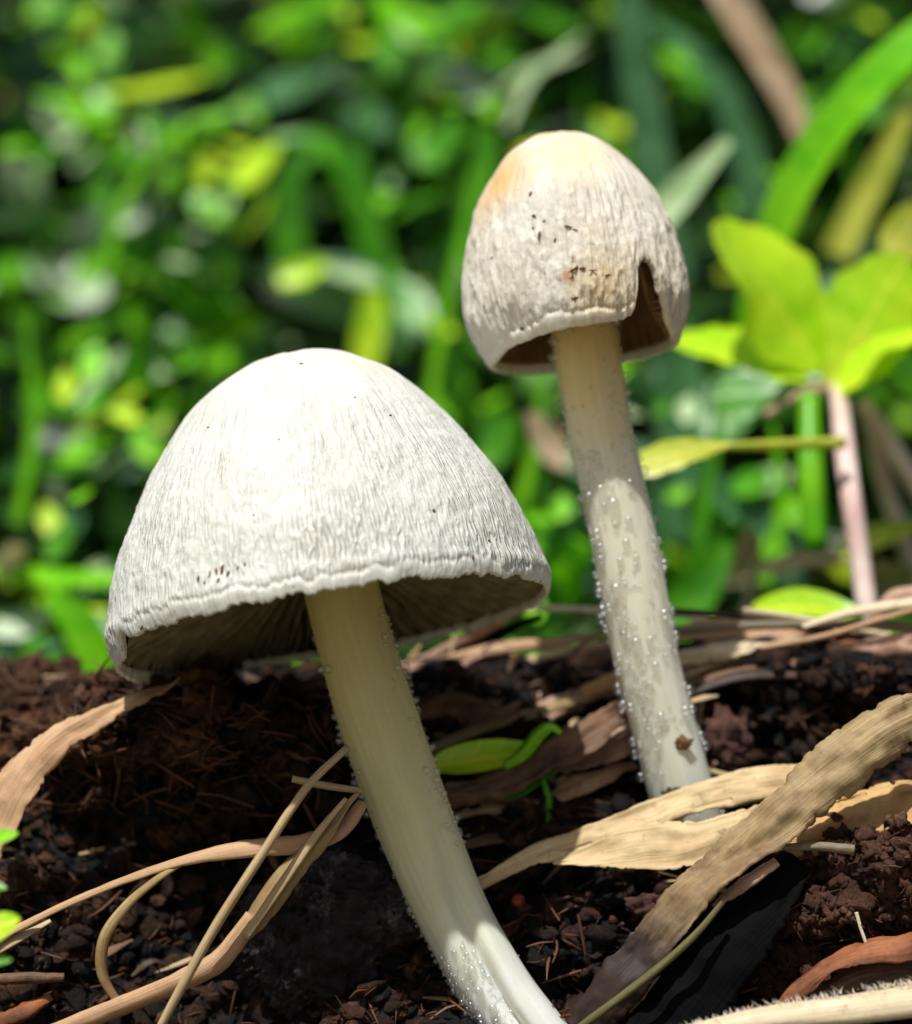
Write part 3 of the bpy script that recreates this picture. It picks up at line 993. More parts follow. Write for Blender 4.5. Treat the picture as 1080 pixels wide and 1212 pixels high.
_inn2 = [(a * k_, b * k_) for a, b in [(98, -4), (114, 24), (120, 55), (114, 100), (98, 140), (66, 176), (20, 186)]]


def rim_small(phi):
    dg = np.degrees(phi)
    xs = [-180, -120, -70, -50, -20, 0, 20, 24.5, 26.5, 27.5, 29, 31, 34, 37.5, 40, 41.5, 42.8, 45.5, 50, 55, 62, 70, 100, 180]
    us = [-8, -8, -6, 2, 8, 10, 12, 17, 27, 42, 64, 79, 86, 82, 72, 60, 47, 34, 20, 8, 1, -4, -8, -8]
    return np.interp(dg, xs, us) * k_ + 0.008 * fbm(phi * 14, 0.7, 1.1, 3) + 0.07 * fbm(phi * 45, 2.7, 1.1, 3) * np.exp(-((dg - 35) / 12) ** 2)


_ax2 = Vector((-math.sin(R(7)), math.tan(R(5)), math.cos(R(7))))
cap2, inf2 = build_cap(small, P(690, 412, 20.75), _ax2, _prof2, _inn2, rim_small, M['cap_small'], M['gill_small'], 220, 0.017, gth=0.006, under='under_small', ridge=1.0, lipband=0.12, lipamp=0.006, lipw=0.032,
                       nth=640, ns=240, gill_edge=[(0.3, 0, 1.05), (0.3, 0.5, 0.72), (0.3, 0.8, 0.4), (0.3, 1.0, 0.12)], theta_dense=(R(36), R(16)), seed=6.0)
inf2['W'] = Matrix.Translation(small.location) @ inf2['M']
flecks(cap2, inf2, [(628, 229, 8, 4, 80), (633, 255, 6, 5, 0), (632, 270, 4, 3, 0), (638, 278, 14, 3, 80), (657, 283, 8, 4, 70), (670, 268, 16, 3, -20), (680, 272, 10, 2, -25),
                    (676, 320, 12, 4, 25), (683, 316, 12, 5, 40), (690, 318, 10, 4, -10), (678, 328, 8, 3, 60), (702, 320, 12, 2, 0), (583, 305, 5, 3, 60), (574, 362, 6, 4, 60), (618, 388, 5, 4, 0), (680, 352, 9, 6, 0),
                    (645, 262, 5, 2, 30), (720, 326, 8, 2, 10)], 8)
_c2 = [P(686, 330, 20.75), P(692, 390, 20.72), P(709, 500, 20.68), P(730, 600, 20.66), P(750, 700, 20.64), P(770, 800, 20.66), P(797, 900, 20.70), P(812, 955, 20.74), P(830, 1030, 20.85)]
stem2, si2 = build_stem(small, _c2, [.30, .30, .30, .305, .305, .30, .295, .30, .31], M['stem_small'], seed=4)


def dens2(t, ph):
    e = math.exp(-((abs(ph) - 1.6) / 0.4) ** 2)
    left = math.exp(-((ph + 0.45) / 0.55) ** 2)
    if t < 0.06: return 0
    a = 0.75 * e * max(0, 1.1 - t)
    if 0.28 < t < 0.75: a += 0.95 * left + 0.08 * (abs(ph) < 1.5)
    elif t >= 0.75: a += 0.45 * math.exp(-((ph + 0.9) / 0.35) ** 2)
    if t < 0.25 and 0.4 < ph < 1.3: a += 0.5
    return min(1, a + 0.04)


droplets(stem2, small, si2, 640, dens2, 0.013, 0.060, 9)
_f = lump('dirt_crumb', P(808, 880, 20.40), (0.07, 0.03, 0.06), M['fleck'], 3, 0.6, 2.0, 0.1, ICO3)
tag(_f, 'small brown crumb stuck low on the beaded stem', 'crumb')
_f = lump('dirt_crumb', P(796, 942, 20.40), (0.10, 0.05, 0.08), M['soil_brown'], 5, 0.5, 2.0, 0.1, ICO3)
tag(_f, 'brown soil crumb at the foot of the beaded stem', 'crumb')

#@@PART2
# ------------------------------------------------------------------ soil, clods
def clod(name, label, cat, *a, **k):
    return tag(lump(name, *a, **k), label, cat)


clod('soil_clod', 'black crumbly soil clod below the drooping edge of the big cap', 'soil clod',
     P(235, 900, 21.2), (1.35, 0.75, 0.80), M['soil_fibre'], 3, 0.30, 1.5, 0.13, ICO5, (0.1, -0.25, 0), 0.8)
clod('soil_clod', 'brown fibrous soil mound at the edge of the pit under a tan leaf', 'soil clod',
     P(45, 905, 21.9), (0.95, 0.7, 0.62), M['soil_brown'], 8, 0.35, 1.8, 0.14)
clod('charred_wood_chunk', 'dark purplish chunk of rotten wood touching the big stem', 'wood chunk',
     P(395, 1100, 20.1), (0.74, 0.55, 0.78), M['soil_purple'], 14, 0.28, 1.3, 0.09, ICO5, (0.2, 0.3, 0.2), 0.7)
clod('soil_clod', 'black soil lump in shade right of the beaded stem', 'soil clod',
     P(1000, 850, 21.9), (1.15, 0.6, 0.62), M['soil_black'], 21, 0.32, 1.7, 0.13, ICO5, (0, 0.1, 0), 0.85)
clod('soil_clod', 'sunlit reddish brown crumbly soil mound on the right', 'soil clod',
     P(1065, 1075, 19.75), (1.0, 0.55, 0.78), M['soil_red'], 33, 0.30, 1.8, 0.16)
clod('soil_clod', 'brown soil lump between the two stems under a brown leaf', 'soil clod',
     P(640, 985, 20.9), (0.72, 0.4, 0.36), M['soil_brown'], 41, 0.35, 1.9, 0.15)
clod('soil_clod', 'dark earth lump in the shade at the foot of the big stem', 'soil clod',
     P(680, 1120, 20.15), (0.85, 0.4, 0.40), M['soil_black'], 52, 0.35, 1.8, 0.13)
clod('soil_clod', 'small brown soil lump at the lower edge beside a pale straw', 'soil clod',
     P(450, 1205, 19.55), (0.34, 0.25, 0.22), M['soil_brown'], 61, 0.4, 2.0, 0.16)
clod('soil_clod', 'rough brown soil edge at the lower left corner', 'soil clod',
     P(30, 1120, 20.3), (0.62, 0.45, 0.75), M['soil_brown'], 71, 0.4, 1.9, 0.16)
clod('fruit_fragment', 'pinkish wrinkled fragment beside the foot of the beaded stem', 'fragment',
     P(862, 872, 21.0), (0.19, 0.14, 0.26), M['pink_bit'], 4, 0.5, 2.4, 0.12, ICO3)
clod('berry', 'tiny red berry in the dark hollow below a wheat coloured leaf', 'berry',
     P(614, 1066, 19.75), (0.062, 0.062, 0.058), M['red_bit'], 2, 0.10, 1.4, 0.01, ICO3)
clod('fruit_fragment', 'small pink crumb in the hollow under the wheat coloured leaf', 'fragment',
     P(762, 1072, 19.75), (0.16, 0.1, 0.10), M['pink_bit'], 9, 0.5, 2.4, 0.12, ICO3)


# loose crumbs, bark bits and root fibres all over the soil: nobody could count them
def litter(name, label, n, mat, region, smin, smax, seed, lift=0.03, fibre=False, weight=None, drange=(16.5, 23.6)):
    r_ = random.Random(seed)
    v0, f0 = ICO1
    vs_, fs_ = [], []
    deps = bpy.context.evaluated_depsgraph_get()
    k = 0
    while k < n:
        px, py = r_.uniform(region[0], region[2]), r_.uniform(region[1], region[3])
        o_ = P(px, py, 14.0)
        dr = (o_ - Vector((0, -D0, CAMZ))).normalized()
        ok, loc, nrm, _, ob, _ = scene.ray_cast(deps, o_, dr)
        k += 1
        if not ok or ob.name.startswith(('cap', 'stem', 'gills', 'water', 'dirt', 'charred', 'berry', 'fruit')) or loc.y + D0 > drange[1]: continue
        if weight and r_.random() > weight(px, py): continue
        c = np.array(loc + nrm * lift * r_.random())
        n0 = len(vs_)
        s_ = smin + (smax - smin) * r_.random() ** 2.5
        if fibre:
            l = s_ * r_.uniform(6, 16)
            a = np.array([r_.gauss(0, 1), r_.gauss(0, .7), r_.gauss(0, .6)]); a /= np.linalg.norm(a)
            b = np.array([r_.gauss(0, 1), r_.gauss(0, 1), r_.gauss(0, 1)])
            pts = [c - a * l / 2, c + b * l * 0.06, c + a * l / 2]
            V, _ = tube_arrays(pts, [s_ * .3, s_ * .45, s_ * .15], 4, 6)
            V = V.reshape(-1, 3)
            vs_ += V.tolist()
            fs_ += [[n0 + i * 4 + j, n0 + i * 4 + (j + 1) % 4, n0 + (i + 1) * 4 + (j + 1) % 4, n0 + (i + 1) * 4 + j] for i in range(5) for j in range(4)]
        else:
            big_ = s_ > 0.055
            vv0, ff0 = ICO2 if big_ else (v0, f0)
            if big_:
                o3 = r_.random() * 90
                jit = (1 + 0.45 * fbm(vv0[:, 0] * 1.6 + o3, vv0[:, 1] * 1.6, vv0[:, 2] * 1.6, 3))[:, None] * (1 + nrs.uniform(-.10, .10, (len(vv0), 1)))
            else:
                jit = 1 + nrs.uniform(-.4, .4, (len(v0), 1))
            sz = s_ * np.array([r_.uniform(.6, 1.5), r_.uniform(.6, 1.5), r_.uniform(.4, 1.0)])
            Rm = np.array(Matrix.Rotation(r_.uniform(0, 6.28), 3, Vector((r_.gauss(0, 1), r_.gauss(0, 1), r_.gauss(0, 1))).normalized()))
            vs_ += ((vv0 * jit * sz) @ Rm.T + c).tolist()
            fs_ += (ff0 + n0).tolist()
    o = new_obj(name, raw_mesh(name, vs_, fs_), mat, smooth=not fibre or True)
    return tag(o, label, kind='stuff')


bpy.context.view_layer.update()
litter('soil_crumbs', 'dark soil crumbs scattered over the bank', 2400, M['soil_black'], (-60, 780, 1140, 1240), 0.02, 0.13, 1)
litter('soil_crumbs', 'fibrous reddish brown crumbs scattered over the bank', 1900, M['soil_fibre'], (-60, 780, 1140, 1240), 0.02, 0.14, 11)
litter('soil_crumbs', 'brown soil crumbs scattered over the bank', 1500, M['soil_brown'], (-60, 780, 1140, 1240), 0.015, 0.075, 2, weight=lambda x, y: 0.12 if (80 < x < 480 and y > 860) or (600 < x < 900 and y > 1020) else 1)
litter('soil_crumbs', 'red brown soil crumbs on the right hand mound', 2600, M['soil_red'], (900, 960, 1140, 1180), 0.015, 0.085, 3)
litter('soil_crumbs', 'brown crumbs on the upper left mound', 1500, M['soil_brown'], (-60, 780, 260, 900), 0.02, 0.10, 4)
litter('root_fibres', 'thin pale root fibres among the soil crumbs', 900, M['root'], (-60, 780, 1140, 1240), 0.012, 0.04, 5, 0.06, True)
litter('root_fibres', 'rusty root fibres among the soil crumbs', 520, M['root'], (-60, 780, 420, 960), 0.012, 0.05, 6, 0.06, True)


# ------------------------------------------------------------------ dry blades and stalks
def W(*px):
    return [v / PXCM for v in px]


_sd = [0]


def blade(name, label, pts, width, mat, cat='dry leaf', face=(0, -0.7, 0.72), group='dry litter on the bank', thick=0.009, **kw):
    _sd[0] += 1
    pp = [P(*q) for q in pts]
    k = pts[0][2] / D0
    o = ribbon(name, pp, [v * k for v in W(*width)], mat, face, thick=thick, seed=_sd[0], **kw)
    return tag(o, label, cat, group)


def stalk(name, label, pts, rad, mat, cat='stalk', group='dry litter on the bank', **kw):
    pp = [P(*q) for q in pts]
    _sd[0] += 1
    return tag(tube(name, pp, W(*rad), mat, seed=_sd[0], **kw), label, cat, group)


B = 'dry_leaf_blade'
# left
blade(B, 'broad pinkish tan leaf blade arching over the soil at the left edge', [(-25, 1010, 19.6), (18, 930, 19.7), (75, 872, 19.9), (150, 832, 20.2), (205, 814, 20.5), (262, 806, 20.7)], (60, 60, 52, 40, 22, 5), M['tan'], cup=0.12, ragged=0.10, wave=0.07, ny=160, nx=14, torn=2)
blade(B, 'long thin dry blade bowing across the dark pit at the left', [(-20, 1120, 19.3), (90, 1066, 19.25), (200, 1024, 19.2), (285, 1006, 19.15), (350, 1000, 19.15), (402, 985, 19.2), (430, 950, 19.3)], (13, 11, 11, 13, 26, 30, 14), M['tan'], cup=0.5, ny=70, ragged=0.06)
blade(B, 'narrow curled blade hanging as a loop in the dark pit', [(214, 1022, 19.2), (182, 1044, 19.15), (150, 1072, 19.1), (124, 1110, 19.05), (122, 1155, 19.05), (146, 1196, 19.1)], (8, 10, 13, 14, 12), M['olive'], cup=0.6, ny=50, roll=0.5)
stalk('dry_stalk', 'straight pale straw slanting up across the dark pit', [(182, 1230, 18.7), (250, 1106, 18.75), (310, 1012, 18.8), (362, 934, 18.9), (412, 884, 19.1)], (4.5, 5.5, 5.5, 5, 4), M['straw'], nseg=10)
stalk('dry_stalk', 'thick tan stalk rising from the bottom left corner', [(55, 1226, 19.0), (160, 1184, 18.95), (235, 1152, 18.95), (268, 1128, 18.97), (300, 1085, 19.0)], (10, 11, 12, 13, 9), M['tan'], flat=0.8, lump=0.12)
blade(B, 'olive straw sheath splitting upward behind the pale straw', [(258, 1140, 18.98), (300, 1090, 19.0), (345, 1030, 19.05), (385, 985, 19.1), (424, 938, 19.2)], (22, 30, 36, 26, 5), M['olive'], cup=0.4, fold=0.2, ny=50, ragged=0.08, nx=12, torn=2)
blade(B, 'slim split strand beside the olive straw sheath', [(290, 1110, 18.9), (330, 1052, 18.95), (372, 992, 19.0), (410, 945, 19.1)], (10, 12, 11, 5), M['straw'], cup=0.5)
stalk('dry_stalk', 'short grey twig poking sideways behind the pale straw', [(346, 922, 19.3), (385, 930, 19.35), (428, 936, 19.4)], (4, 4.5, 3.5), M['straw'])
stalk('dry_stalk', 'short brown stub at the left edge low down', [(-15, 1160, 19.3), (35, 1158, 19.35), (76, 1157, 19.4)], (6, 7, 5), M['brown'])
blade(B, 'short pale blade under the long thin blade at the left edge', [(-15, 1132, 19.35), (20, 1112, 19.3), (60, 1090, 19.4)], (14, 12, 5), M['straw'])
blade(B, 'small rusty leaf scrap in the lower left corner', [(-10, 1210, 19.3), (30, 1196, 19.3), (60, 1180, 19.45)], (22, 26, 10), M['rust'], ragged=0.2, wave=0.05)
# behind, between the stems
stalk('dry_stalk', 'split tan stalk with dark side leaning under the cap edge', [(455, 822, 22.5), (520, 775, 22.5), (575, 742, 22.5), (640, 706, 22.5)], (9, 11, 10, 8), M['pink'], flat=0.7)
blade(B, 'dark strip below the split tan stalk', [(470, 832, 22.55), (530, 790, 22.55), (590, 752, 22.55), (640, 728, 22.55)], (20, 24, 18, 6), M['dark'], face=(0, -1, 0.2))
blade(B, 'bleached thin straw running behind both stems at cap edge height', [(440, 752, 22.4), (520, 730, 22.4), (600, 720, 22.4), (700, 722, 22.4), (790, 726, 22.4), (860, 740, 22.4)], (8, 10, 11, 10, 10, 8), M['white_straw'], cup=0.5, ny=60)
blade(B, 'slender tan blade slanting behind the beaded stem, upper one', [(480, 842, 21.9), (560, 806, 22.2), (640, 778, 22.4), (730, 760, 22.5)], (15, 16, 14, 12), M['straw'], cup=0.4)
blade(B, 'wide pinkish leaf lying flat between the two stems', [(470, 808, 22.5), (560, 786, 22.6), (640, 794, 22.6), (740, 768, 22.7)], (50, 62, 58, 40), M['pink'], cup=0.2, wave=0.10, ragged=0.1, ny=140, nx=14, torn=2)
blade(B, 'slender tan blade slanting behind the beaded stem, lower one', [(488, 896, 21.2), (570, 862, 21.4), (660, 836, 21.5), (760, 806, 21.7)], (14, 16, 15, 12), M['olive'], cup=0.4, ny=40)
blade(B, 'curled brown leaf scrap between the slender tan blades', [(495, 848, 21.3), (540, 838, 21.3), (590, 846, 21.2), (615, 832, 21.3)], (34, 40, 36, 12), M['brown'], cup=0.8, wave=0.08, ragged=0.2)
blade(B, 'brown leaf under the green seedling between the stems', [(515, 952, 20.6), (590, 926, 20.65), (670, 888, 20.7), (735, 848, 20.9), (780, 830, 21.2)], (34, 44, 52, 44, 16), M['brown'], cup=0.35, wave=0.08, ragged=0.12, ny=140, nx=14, torn=2)
blade(B, 'purplish brown leaf beside the beaded stem above the soil', [(650, 905, 21.0), (710, 880, 21.0), (770, 850, 21.2)], (46, 60, 40), M['pink'], cup=0.2, wave=0.1, ragged=0.2)
blade(B, 'ochre leaf scrap tucked behind the beaded stem', [(690, 820, 21.6), (730, 805, 21.6), (800, 780, 21.8)], (20, 26, 14), M['ochre'], cup=0.3)
# right crest
blade(B, 'wide blotched pink leaf on the crest right of the beaded stem', [(780, 806, 21.9), (850, 780, 21.8), (940, 768, 21.8), (1030, 772, 22.0)], (50, 62, 54, 30), M['pink'], cup=0.25, wave=0.08, ragged=0.12, ny=140, nx=14, torn=2)
blade(B, 'pale torn blade lying on the wide blotched pink leaf', [(800, 752, 22.1), (870, 745, 22.0), (960, 752, 22.0), (1050, 748, 22.1)], (28, 34, 30, 20), M['tan'], cup=0.3, wave=0.05, ragged=0.12)
stalk('dry_stalk', 'long dark grey straw along the crest', [(770, 750, 21.7), (880, 741, 21.6), (1000, 739, 21.6), (1100, 742, 21.6)], (5, 6, 6, 5), M['grey'])
stalk('dry_stalk', 'brown straw crossing the long dark grey one', [(760, 722, 21.9), (880, 730, 21.75), (1000, 752, 21.65), (1100, 768, 21.6)], (4, 5, 5, 5), M['darkbrown'])
blade(B, 'bleached blade tip above the dark grey straw at the right edge', [(950, 742, 21.5), (1010, 724, 21.5), (1100, 710, 21.5)], (7, 14, 16), M['white_straw'], cup=0.4)
stalk('dry_stalk', 'thin tan stalk lying on the blotched pink leaf', [(800, 806, 21.5), (870, 778, 21.55), (940, 757, 21.6), (1000, 752, 21.8)], (4, 4, 4, 3), M['straw'])
blade(B, 'rust coloured scrap under the crest straws', [(950, 770, 21.8), (1000, 765, 21.8), (1060, 770, 21.8)], (24, 30, 16), M['rust'], cup=0.4, ragged=0.2)
blade(B, 'pale yellowish scrap on the crest at the right edge', [(1040, 758, 21.6), (1075, 752, 21.6), (1110, 750, 21.6)], (10, 16, 12), M['wheat'])
blade(B, 'folded tan scrap sticking up from the crest at the right edge', [(1035, 735, 22.0), (1060, 708, 22.0), (1100, 700, 22.0)], (14, 26, 22), M['pink'], cup=0.6)
blade(B, 'greyish leaf strip shading the dark gap right of the beaded stem', [(795, 828, 21.3), (880, 800, 21.3), (980, 800, 21.4), (1060, 812, 21.6)], (14, 26, 24, 10), M['darkbrown'], cup=0.4, face=(0, -0.4, 0.9))
blade(B, 'tiny tan splinter right of the beaded stem', [(812, 832, 21.0), (835, 826, 21.0), (850, 824, 21.1)], (6, 8, 3), M['straw'])
blade(B, 'thin tan strip at the back of the beaded stem foot', [(830, 908, 20.7), (870, 920, 20.6), (910, 926, 20.6)], (6, 8, 5), M['olive'])
blade(B, 'tan curled strip above the wide pinkish leaf', [(520, 782, 22.4), (590, 768, 22.4), (660, 760, 22.5), (720, 748, 22.6)], (8, 18, 16, 6), M['tan'], cup=0.5, wave=0.05, ragged=0.1)
stalk('dry_stalk', 'thin pale stalk tilted between the two stems', [(540, 850, 21.9), (620, 818, 22.1), (700, 795, 22.3)], (3, 3.5, 2.5), M['straw'])
blade(B, 'rumpled cream leaf right of the beaded stem on the crest', [(800, 782, 21.6), (850, 768, 21.55), (910, 764, 21.6)], (20, 38, 14), M['white_straw'], cup=0.2, wave=0.12, ragged=0.15, ny=80, nx=12, torn=1)
blade(B, 'crumpled pinkish leaf at the right edge of the crest', [(980, 772, 21.5), (1040, 766, 21.5), (1110, 764, 21.5)], (16, 34, 30), M['pink'], cup=0.3, wave=0.12, ragged=0.15, ny=80, nx=12, torn=1)
stalk('dry_stalk', 'pale straw sloping down along the crest at the right', [(880, 722, 22.0), (960, 734, 21.9), (1050, 752, 21.8), (1110, 760, 21.8)], (3.5, 4, 4, 3.5), M['white_straw'])
stalk('dry_stalk', 'thin tan stalk rising to the right edge over the crest', [(900, 768, 21.4), (980, 752, 21.4), (1060, 728, 21.4), (1110, 716, 21.4)], (3, 4, 4, 3), M['tan'])
blade(B, 'narrow brown blade under the rumpled cream leaf', [(805, 812, 21.3), (880, 795, 21.35), (960, 785, 21.4), (1040, 790, 21.5)], (8, 16, 14, 6), M['brown'], cup=0.4, wave=0.05, ragged=0.15)
def laid(label, pix, width, mat, lift=0.14, **kw):
    """a leaf lying on the soil: each point rests on the ground under its pixel"""
    _sd[0] += 1
    pp = [GZ(x_, y_, lift) for x_, y_ in pix]
    return tag(ribbon(B, pp, W(*width), mat, (0, -0.55, 0.83), thick=0.009, seed=_sd[0], ragged=0.12, wave=0.09, cup=0.15, ny=120, nx=14, torn=1), label, 'dry leaf', 'dry litter on the bank')


laid('broad blotched leaf lying in the cap shadow between the stems', [(500, 866), (570, 852), (650, 838), (725, 822)], (14, 56, 60, 18), M['pink'])
laid('torn tan leaf on the soil below the green seedling', [(540, 968), (610, 950), (690, 930), (752, 905)], (10, 40, 46, 14), M['tan'], 0.2)
laid('dull brown leaf pressed on the soil behind the big stem', [(540, 1005), (600, 990), (660, 985), (715, 975)], (8, 34, 36, 8), M['brown'], 0.2)
laid('withered pinkish leaf on the clod under the big cap', [(235, 850), (290, 838), (345, 835), (385, 845)], (8, 26, 28, 8), M['brown'], 0.75)
# right front
blade(B, 'wheat coloured leaf blade running in front of the beaded stem foot', [(556, 1054, 19.85), (640, 1014, 19.95), (730, 984, 20.1), (820, 950, 20.2), (910, 930, 20.2), (1010, 925, 20.2)], (14, 36, 40, 44, 46, 40), M['wheat'], cup=0.2, ny=200, ragged=0.08, wave=0.07, nx=12, torn=2, face=(0, -0.75, 0.66))
blade(B, 'lower wheat coloured leaf over the dark hollow', [(655, 1022, 19.85), (740, 1008, 19.8), (830, 994, 19.75), (910, 972, 19.8), (980, 950, 19.9)], (5, 54, 60, 54, 36), M['wheat'], cup=0.18, ny=180, wave=0.08, ragged=0.10, nx=12, torn=2, face=(0, -0.8, 0.6))
blade(B, 'broad ochre leaf lying flat under the twisted brown blade', [(870, 1008, 19.75), (950, 984, 19.7), (1030, 962, 19.7), (1110, 948, 19.7)], (44, 72, 78, 72), M['ochre'], cup=0.1, ny=140, wave=0.09, ragged=0.1, nx=12, torn=2, face=(0, -0.55, 0.83))
blade(B, 'big twisted brown blade falling from the right edge to the bottom, soaked dark below', [(1120, 832, 19.5), (1050, 866, 19.45), (985, 915, 19.35), (925, 968, 19.25), (872, 1012, 19.2), (820, 1062, 19.15), (765, 1126, 19.12), (690, 1225, 19.1)], (62, 70, 70, 62, 56, 58, 62, 50), M['olive_wet'], cup=0.22, ny=260, wave=0.09, ragged=0.09, nx=14, torn=0, face=[(0.25, -0.95, 0.25), (0.2, -0.9, 0.4), (0, -0.8, 0.5), (0, -0.6, 0.75), (-0.1, -0.7, 0.6), (-0.2, -0.8, 0.5)])
blade(B, 'wide black leaf sloping to the bottom edge', [(945, 1020, 19.45), (890, 1080, 19.25), (830, 1150, 19.1), (760, 1240, 18.95)], (50, 96, 112, 110), M['dark'], cup=0.25, ny=150, wave=0.06, ragged=0.06, nx=14, torn=0.5, face=(-0.15, -0.75, 0.6))
blade(B, 'reddish leaf scrap between the twisted blade and the black leaf', [(845, 1075, 19.05), (885, 1045, 19.1), (920, 1020, 19.15)], (10, 20, 12), M['pink'], cup=0.5, ragged=0.2)
stalk('dry_stalk', 'hollow dark twig end lying on the ochre leaf', [(926, 1003, 19.3), (970, 1002, 19.25), (1012, 1006, 19.2)], (4, 5, 6), M['grey'])
stalk('dry_stalk', 'thin green brown stalk curving over the black leaf', [(660, 1236, 18.8), (720, 1192, 18.75), (780, 1146, 18.8), (824, 1106, 18.85), (856, 1068, 18.95)], (4.5, 5, 5, 4.5, 3), M['twig'])
blade(B, 'curled rust edged leaf at the lower right', [(920, 1198, 18.9), (970, 1152, 18.9), (1030, 1126, 18.9), (1110, 1122, 18.9)], (10, 34, 46, 50), M['rust'], cup=0.5, ny=140, ragged=0.08, wave=0.05, nx=14, torn=1, face=(0.15, -0.5, 0.85))
blade(B, 'dull brown leaf inside the curled rust edged leaf', [(950, 1196, 18.98), (1010, 1164, 18.98), (1110, 1150, 18.98)], (14, 60, 66), M['brown'], cup=0.2, ny=40, wave=0.05, ragged=0.1)
stalk('white_fibre', 'tiny white fibre standing on the reddish soil mound', [(1014, 1080, 19.0), (1019, 1098, 18.98), (1026, 1118, 18.96)], (2.2, 2, 1.8), M['hair'], cat='fibre')
_rs = random.Random(31)
_frag = [(_rs.uniform(480, 1080), _rs.uniform(765, 900)) for _ in range(60)] + [(_rs.uniform(0, 1080), _rs.uniform(860, 1200)) for _ in range(50)] + [(_rs.uniform(0, 330), _rs.uniform(795, 870)) for _ in range(36)]
_fb = {}
for (_x, _y) in _frag:
    _l, _an = _rs.uniform(18, 80), R(_rs.gauss(20, 30))
    _a = GZ(_x - _l / 2 * math.cos(_an), _y + _l / 2 * math.sin(_an), 0.16)
    _b2 = GZ(_x + _l / 2 * math.cos(_an), _y - _l / 2 * math.sin(_an), 0.16)
    if (_a - _b2).length > 1.2 or abs(_a.y - _b2.y) > 0.45: continue
    _mdl = (_a + _b2) / 2 + Vector((0, 0, _rs.uniform(-.03, .1)))
    _w = _rs.uniform(3, 10)
    V, uv = ribbon_arrays([_a, _mdl, _b2], W(_w * .4, _w * 1.1, _w * .3), (_rs.uniform(-.4, .4), -.6, .8), cup=0.3, nx=3, ny=9, seed=_rs.random() * 30, ragged=0.25, wave=0.02)
    k = _rs.choice(['straw', 'brown', 'brown', 'olive', 'pink', 'darkbrown'])
    vs_, fs_, us_ = _fb.setdefault(k, ([], [], []))
    n0 = len(vs_)
    vs_ += V.reshape(-1, 3).tolist()
    us_ += uv.reshape(-1, 2).tolist()
    fs_ += [(n0 + i * 4 + j, n0 + i * 4 + j + 1, n0 + (i + 1) * 4 + j + 1, n0 + (i + 1) * 4 + j) for i in range(8) for j in range(3)]
for k, (vs_, fs_, us_) in _fb.items():
    me = raw_mesh('chaff', vs_, fs_)
    lay = me.uv_layers.new(name='UVMap')
    idx = np.empty(len(me.loops), dtype=np.int32)
    me.loops.foreach_get('vertex_index', idx)
    lay.data.foreach_set('uv', np.array(us_)[idx].astype(np.float32).ravel())
    tag(new_obj('chaff', me, M[k]), 'loose %s chaff strewn over the soil' % {'straw': 'pale', 'brown': 'brown', 'olive': 'olive', 'pink': 'pinkish', 'darkbrown': 'dark brown'}[k], kind='stuff')
# the hairy straw in the lower right corner, with hairs of its own
hs = blade('hairy_straw', 'pale hairy straw lying across the lower right corner', [(800, 1226, 18.2), (900, 1206, 18.2), (1000, 1196, 18.2), (1120, 1180, 18.2)], (20, 34, 44, 50), M['white_straw'], cat='straw', cup=0.6, ny=60, face=(0, -0.6, 0.8))
_v, _f2 = [], []
rr_ = random.Random(4)
for i in range(420):
    q = rr_.random()
    if vnoise(q * 14, 0.3, 0.7) < -0.25 and rr_.random() < 0.8: continue
    px = 815 + 300 * q
    py = np.interp(px, [800, 900, 1000, 1120], [1218, 1190, 1175, 1156]) + rr_.uniform(-1, 9)
    c = np.array(P(px, py, 18.2 + rr_.uniform(-.05, .25)))
    l = rr_.uniform(0.015, 0.075)
    tip = c + np.array([rr_.gauss(-.5, .5), rr_.gauss(-.2, .4), 0.8]) * l
    n0 = len(_v)
    w_ = 0.006
    _v += [(c + np.array([w_, 0, 0])).tolist(), (c + np.array([-w_, 0.004, 0])).tolist(), (c + np.array([0, -w_, 0])).tolist(), tip.tolist()]
    _f2 += [(n0, n0 + 1, n0 + 3), (n0 + 1, n0 + 2, n0 + 3), (n0 + 2, n0, n0 + 3)]
hr = new_obj('straw_hairs', raw_mesh('straw_hairs', np.array(_v) - np.array(hs.location), _f2), M['hair'], hs)
hr['kind'] = 'stuff'

# ------------------------------------------------------------------ green things near the mushrooms
ov = lambda wmax, pk=0.45, tip=0.04: (lambda t: wmax * max(tip, (math.sin(math.pi * min(1, t ** (math.log(0.5) / math.log(pk)))) ** 0.6 if t < 0.999 else tip)))


SUNLIT = []
_LIT = {'lime', 'bright', 'pale', 'grey', 'yellow', 'stalk'}


_claim = [True]


def lit_spot(p, mat):
    if not _claim[0]: return
    if any(G[k] is mat for k in _LIT): SUNLIT.append(np.array(p))


def leaf(parent, a, b, w, mat, sag=0.12, face=(0, -0.55, 0.8), pk=0.45, cup=-0.25, lobes=0.0, nlobe=5, name='leaf', nx=4, ny=12):
    """leaf blade from pixel-and-distance a to b, width w in pixels at its distance"""
    A_, B_ = P(*a), P(*b)
    mid = (A_ + B_) * 0.5 + Vector((0, 0, (B_ - A_).length * sag))
    ww = w * a[2] / D0 / PXCM
    lit_spot((A_ + B_) * 0.5, mat)
    base = ov(ww, pk)
    f = (lambda t: base(t) * (1 + lobes * math.sin(t * math.pi * 2 * nlobe))) if lobes else base
    return ribbon(name, [A_, mid, B_], f, mat, face, parent=parent, thick=0, cup=cup, nx=nx, ny=ny, fold=0.03 if lobes else 0.25, wave=0.02, seed=rnd.random() * 50, uvshift=False)


def plant(name, label, base, cat='weed', group=None):
    e = empty(name, base)
    return tag(e, label, cat, group)


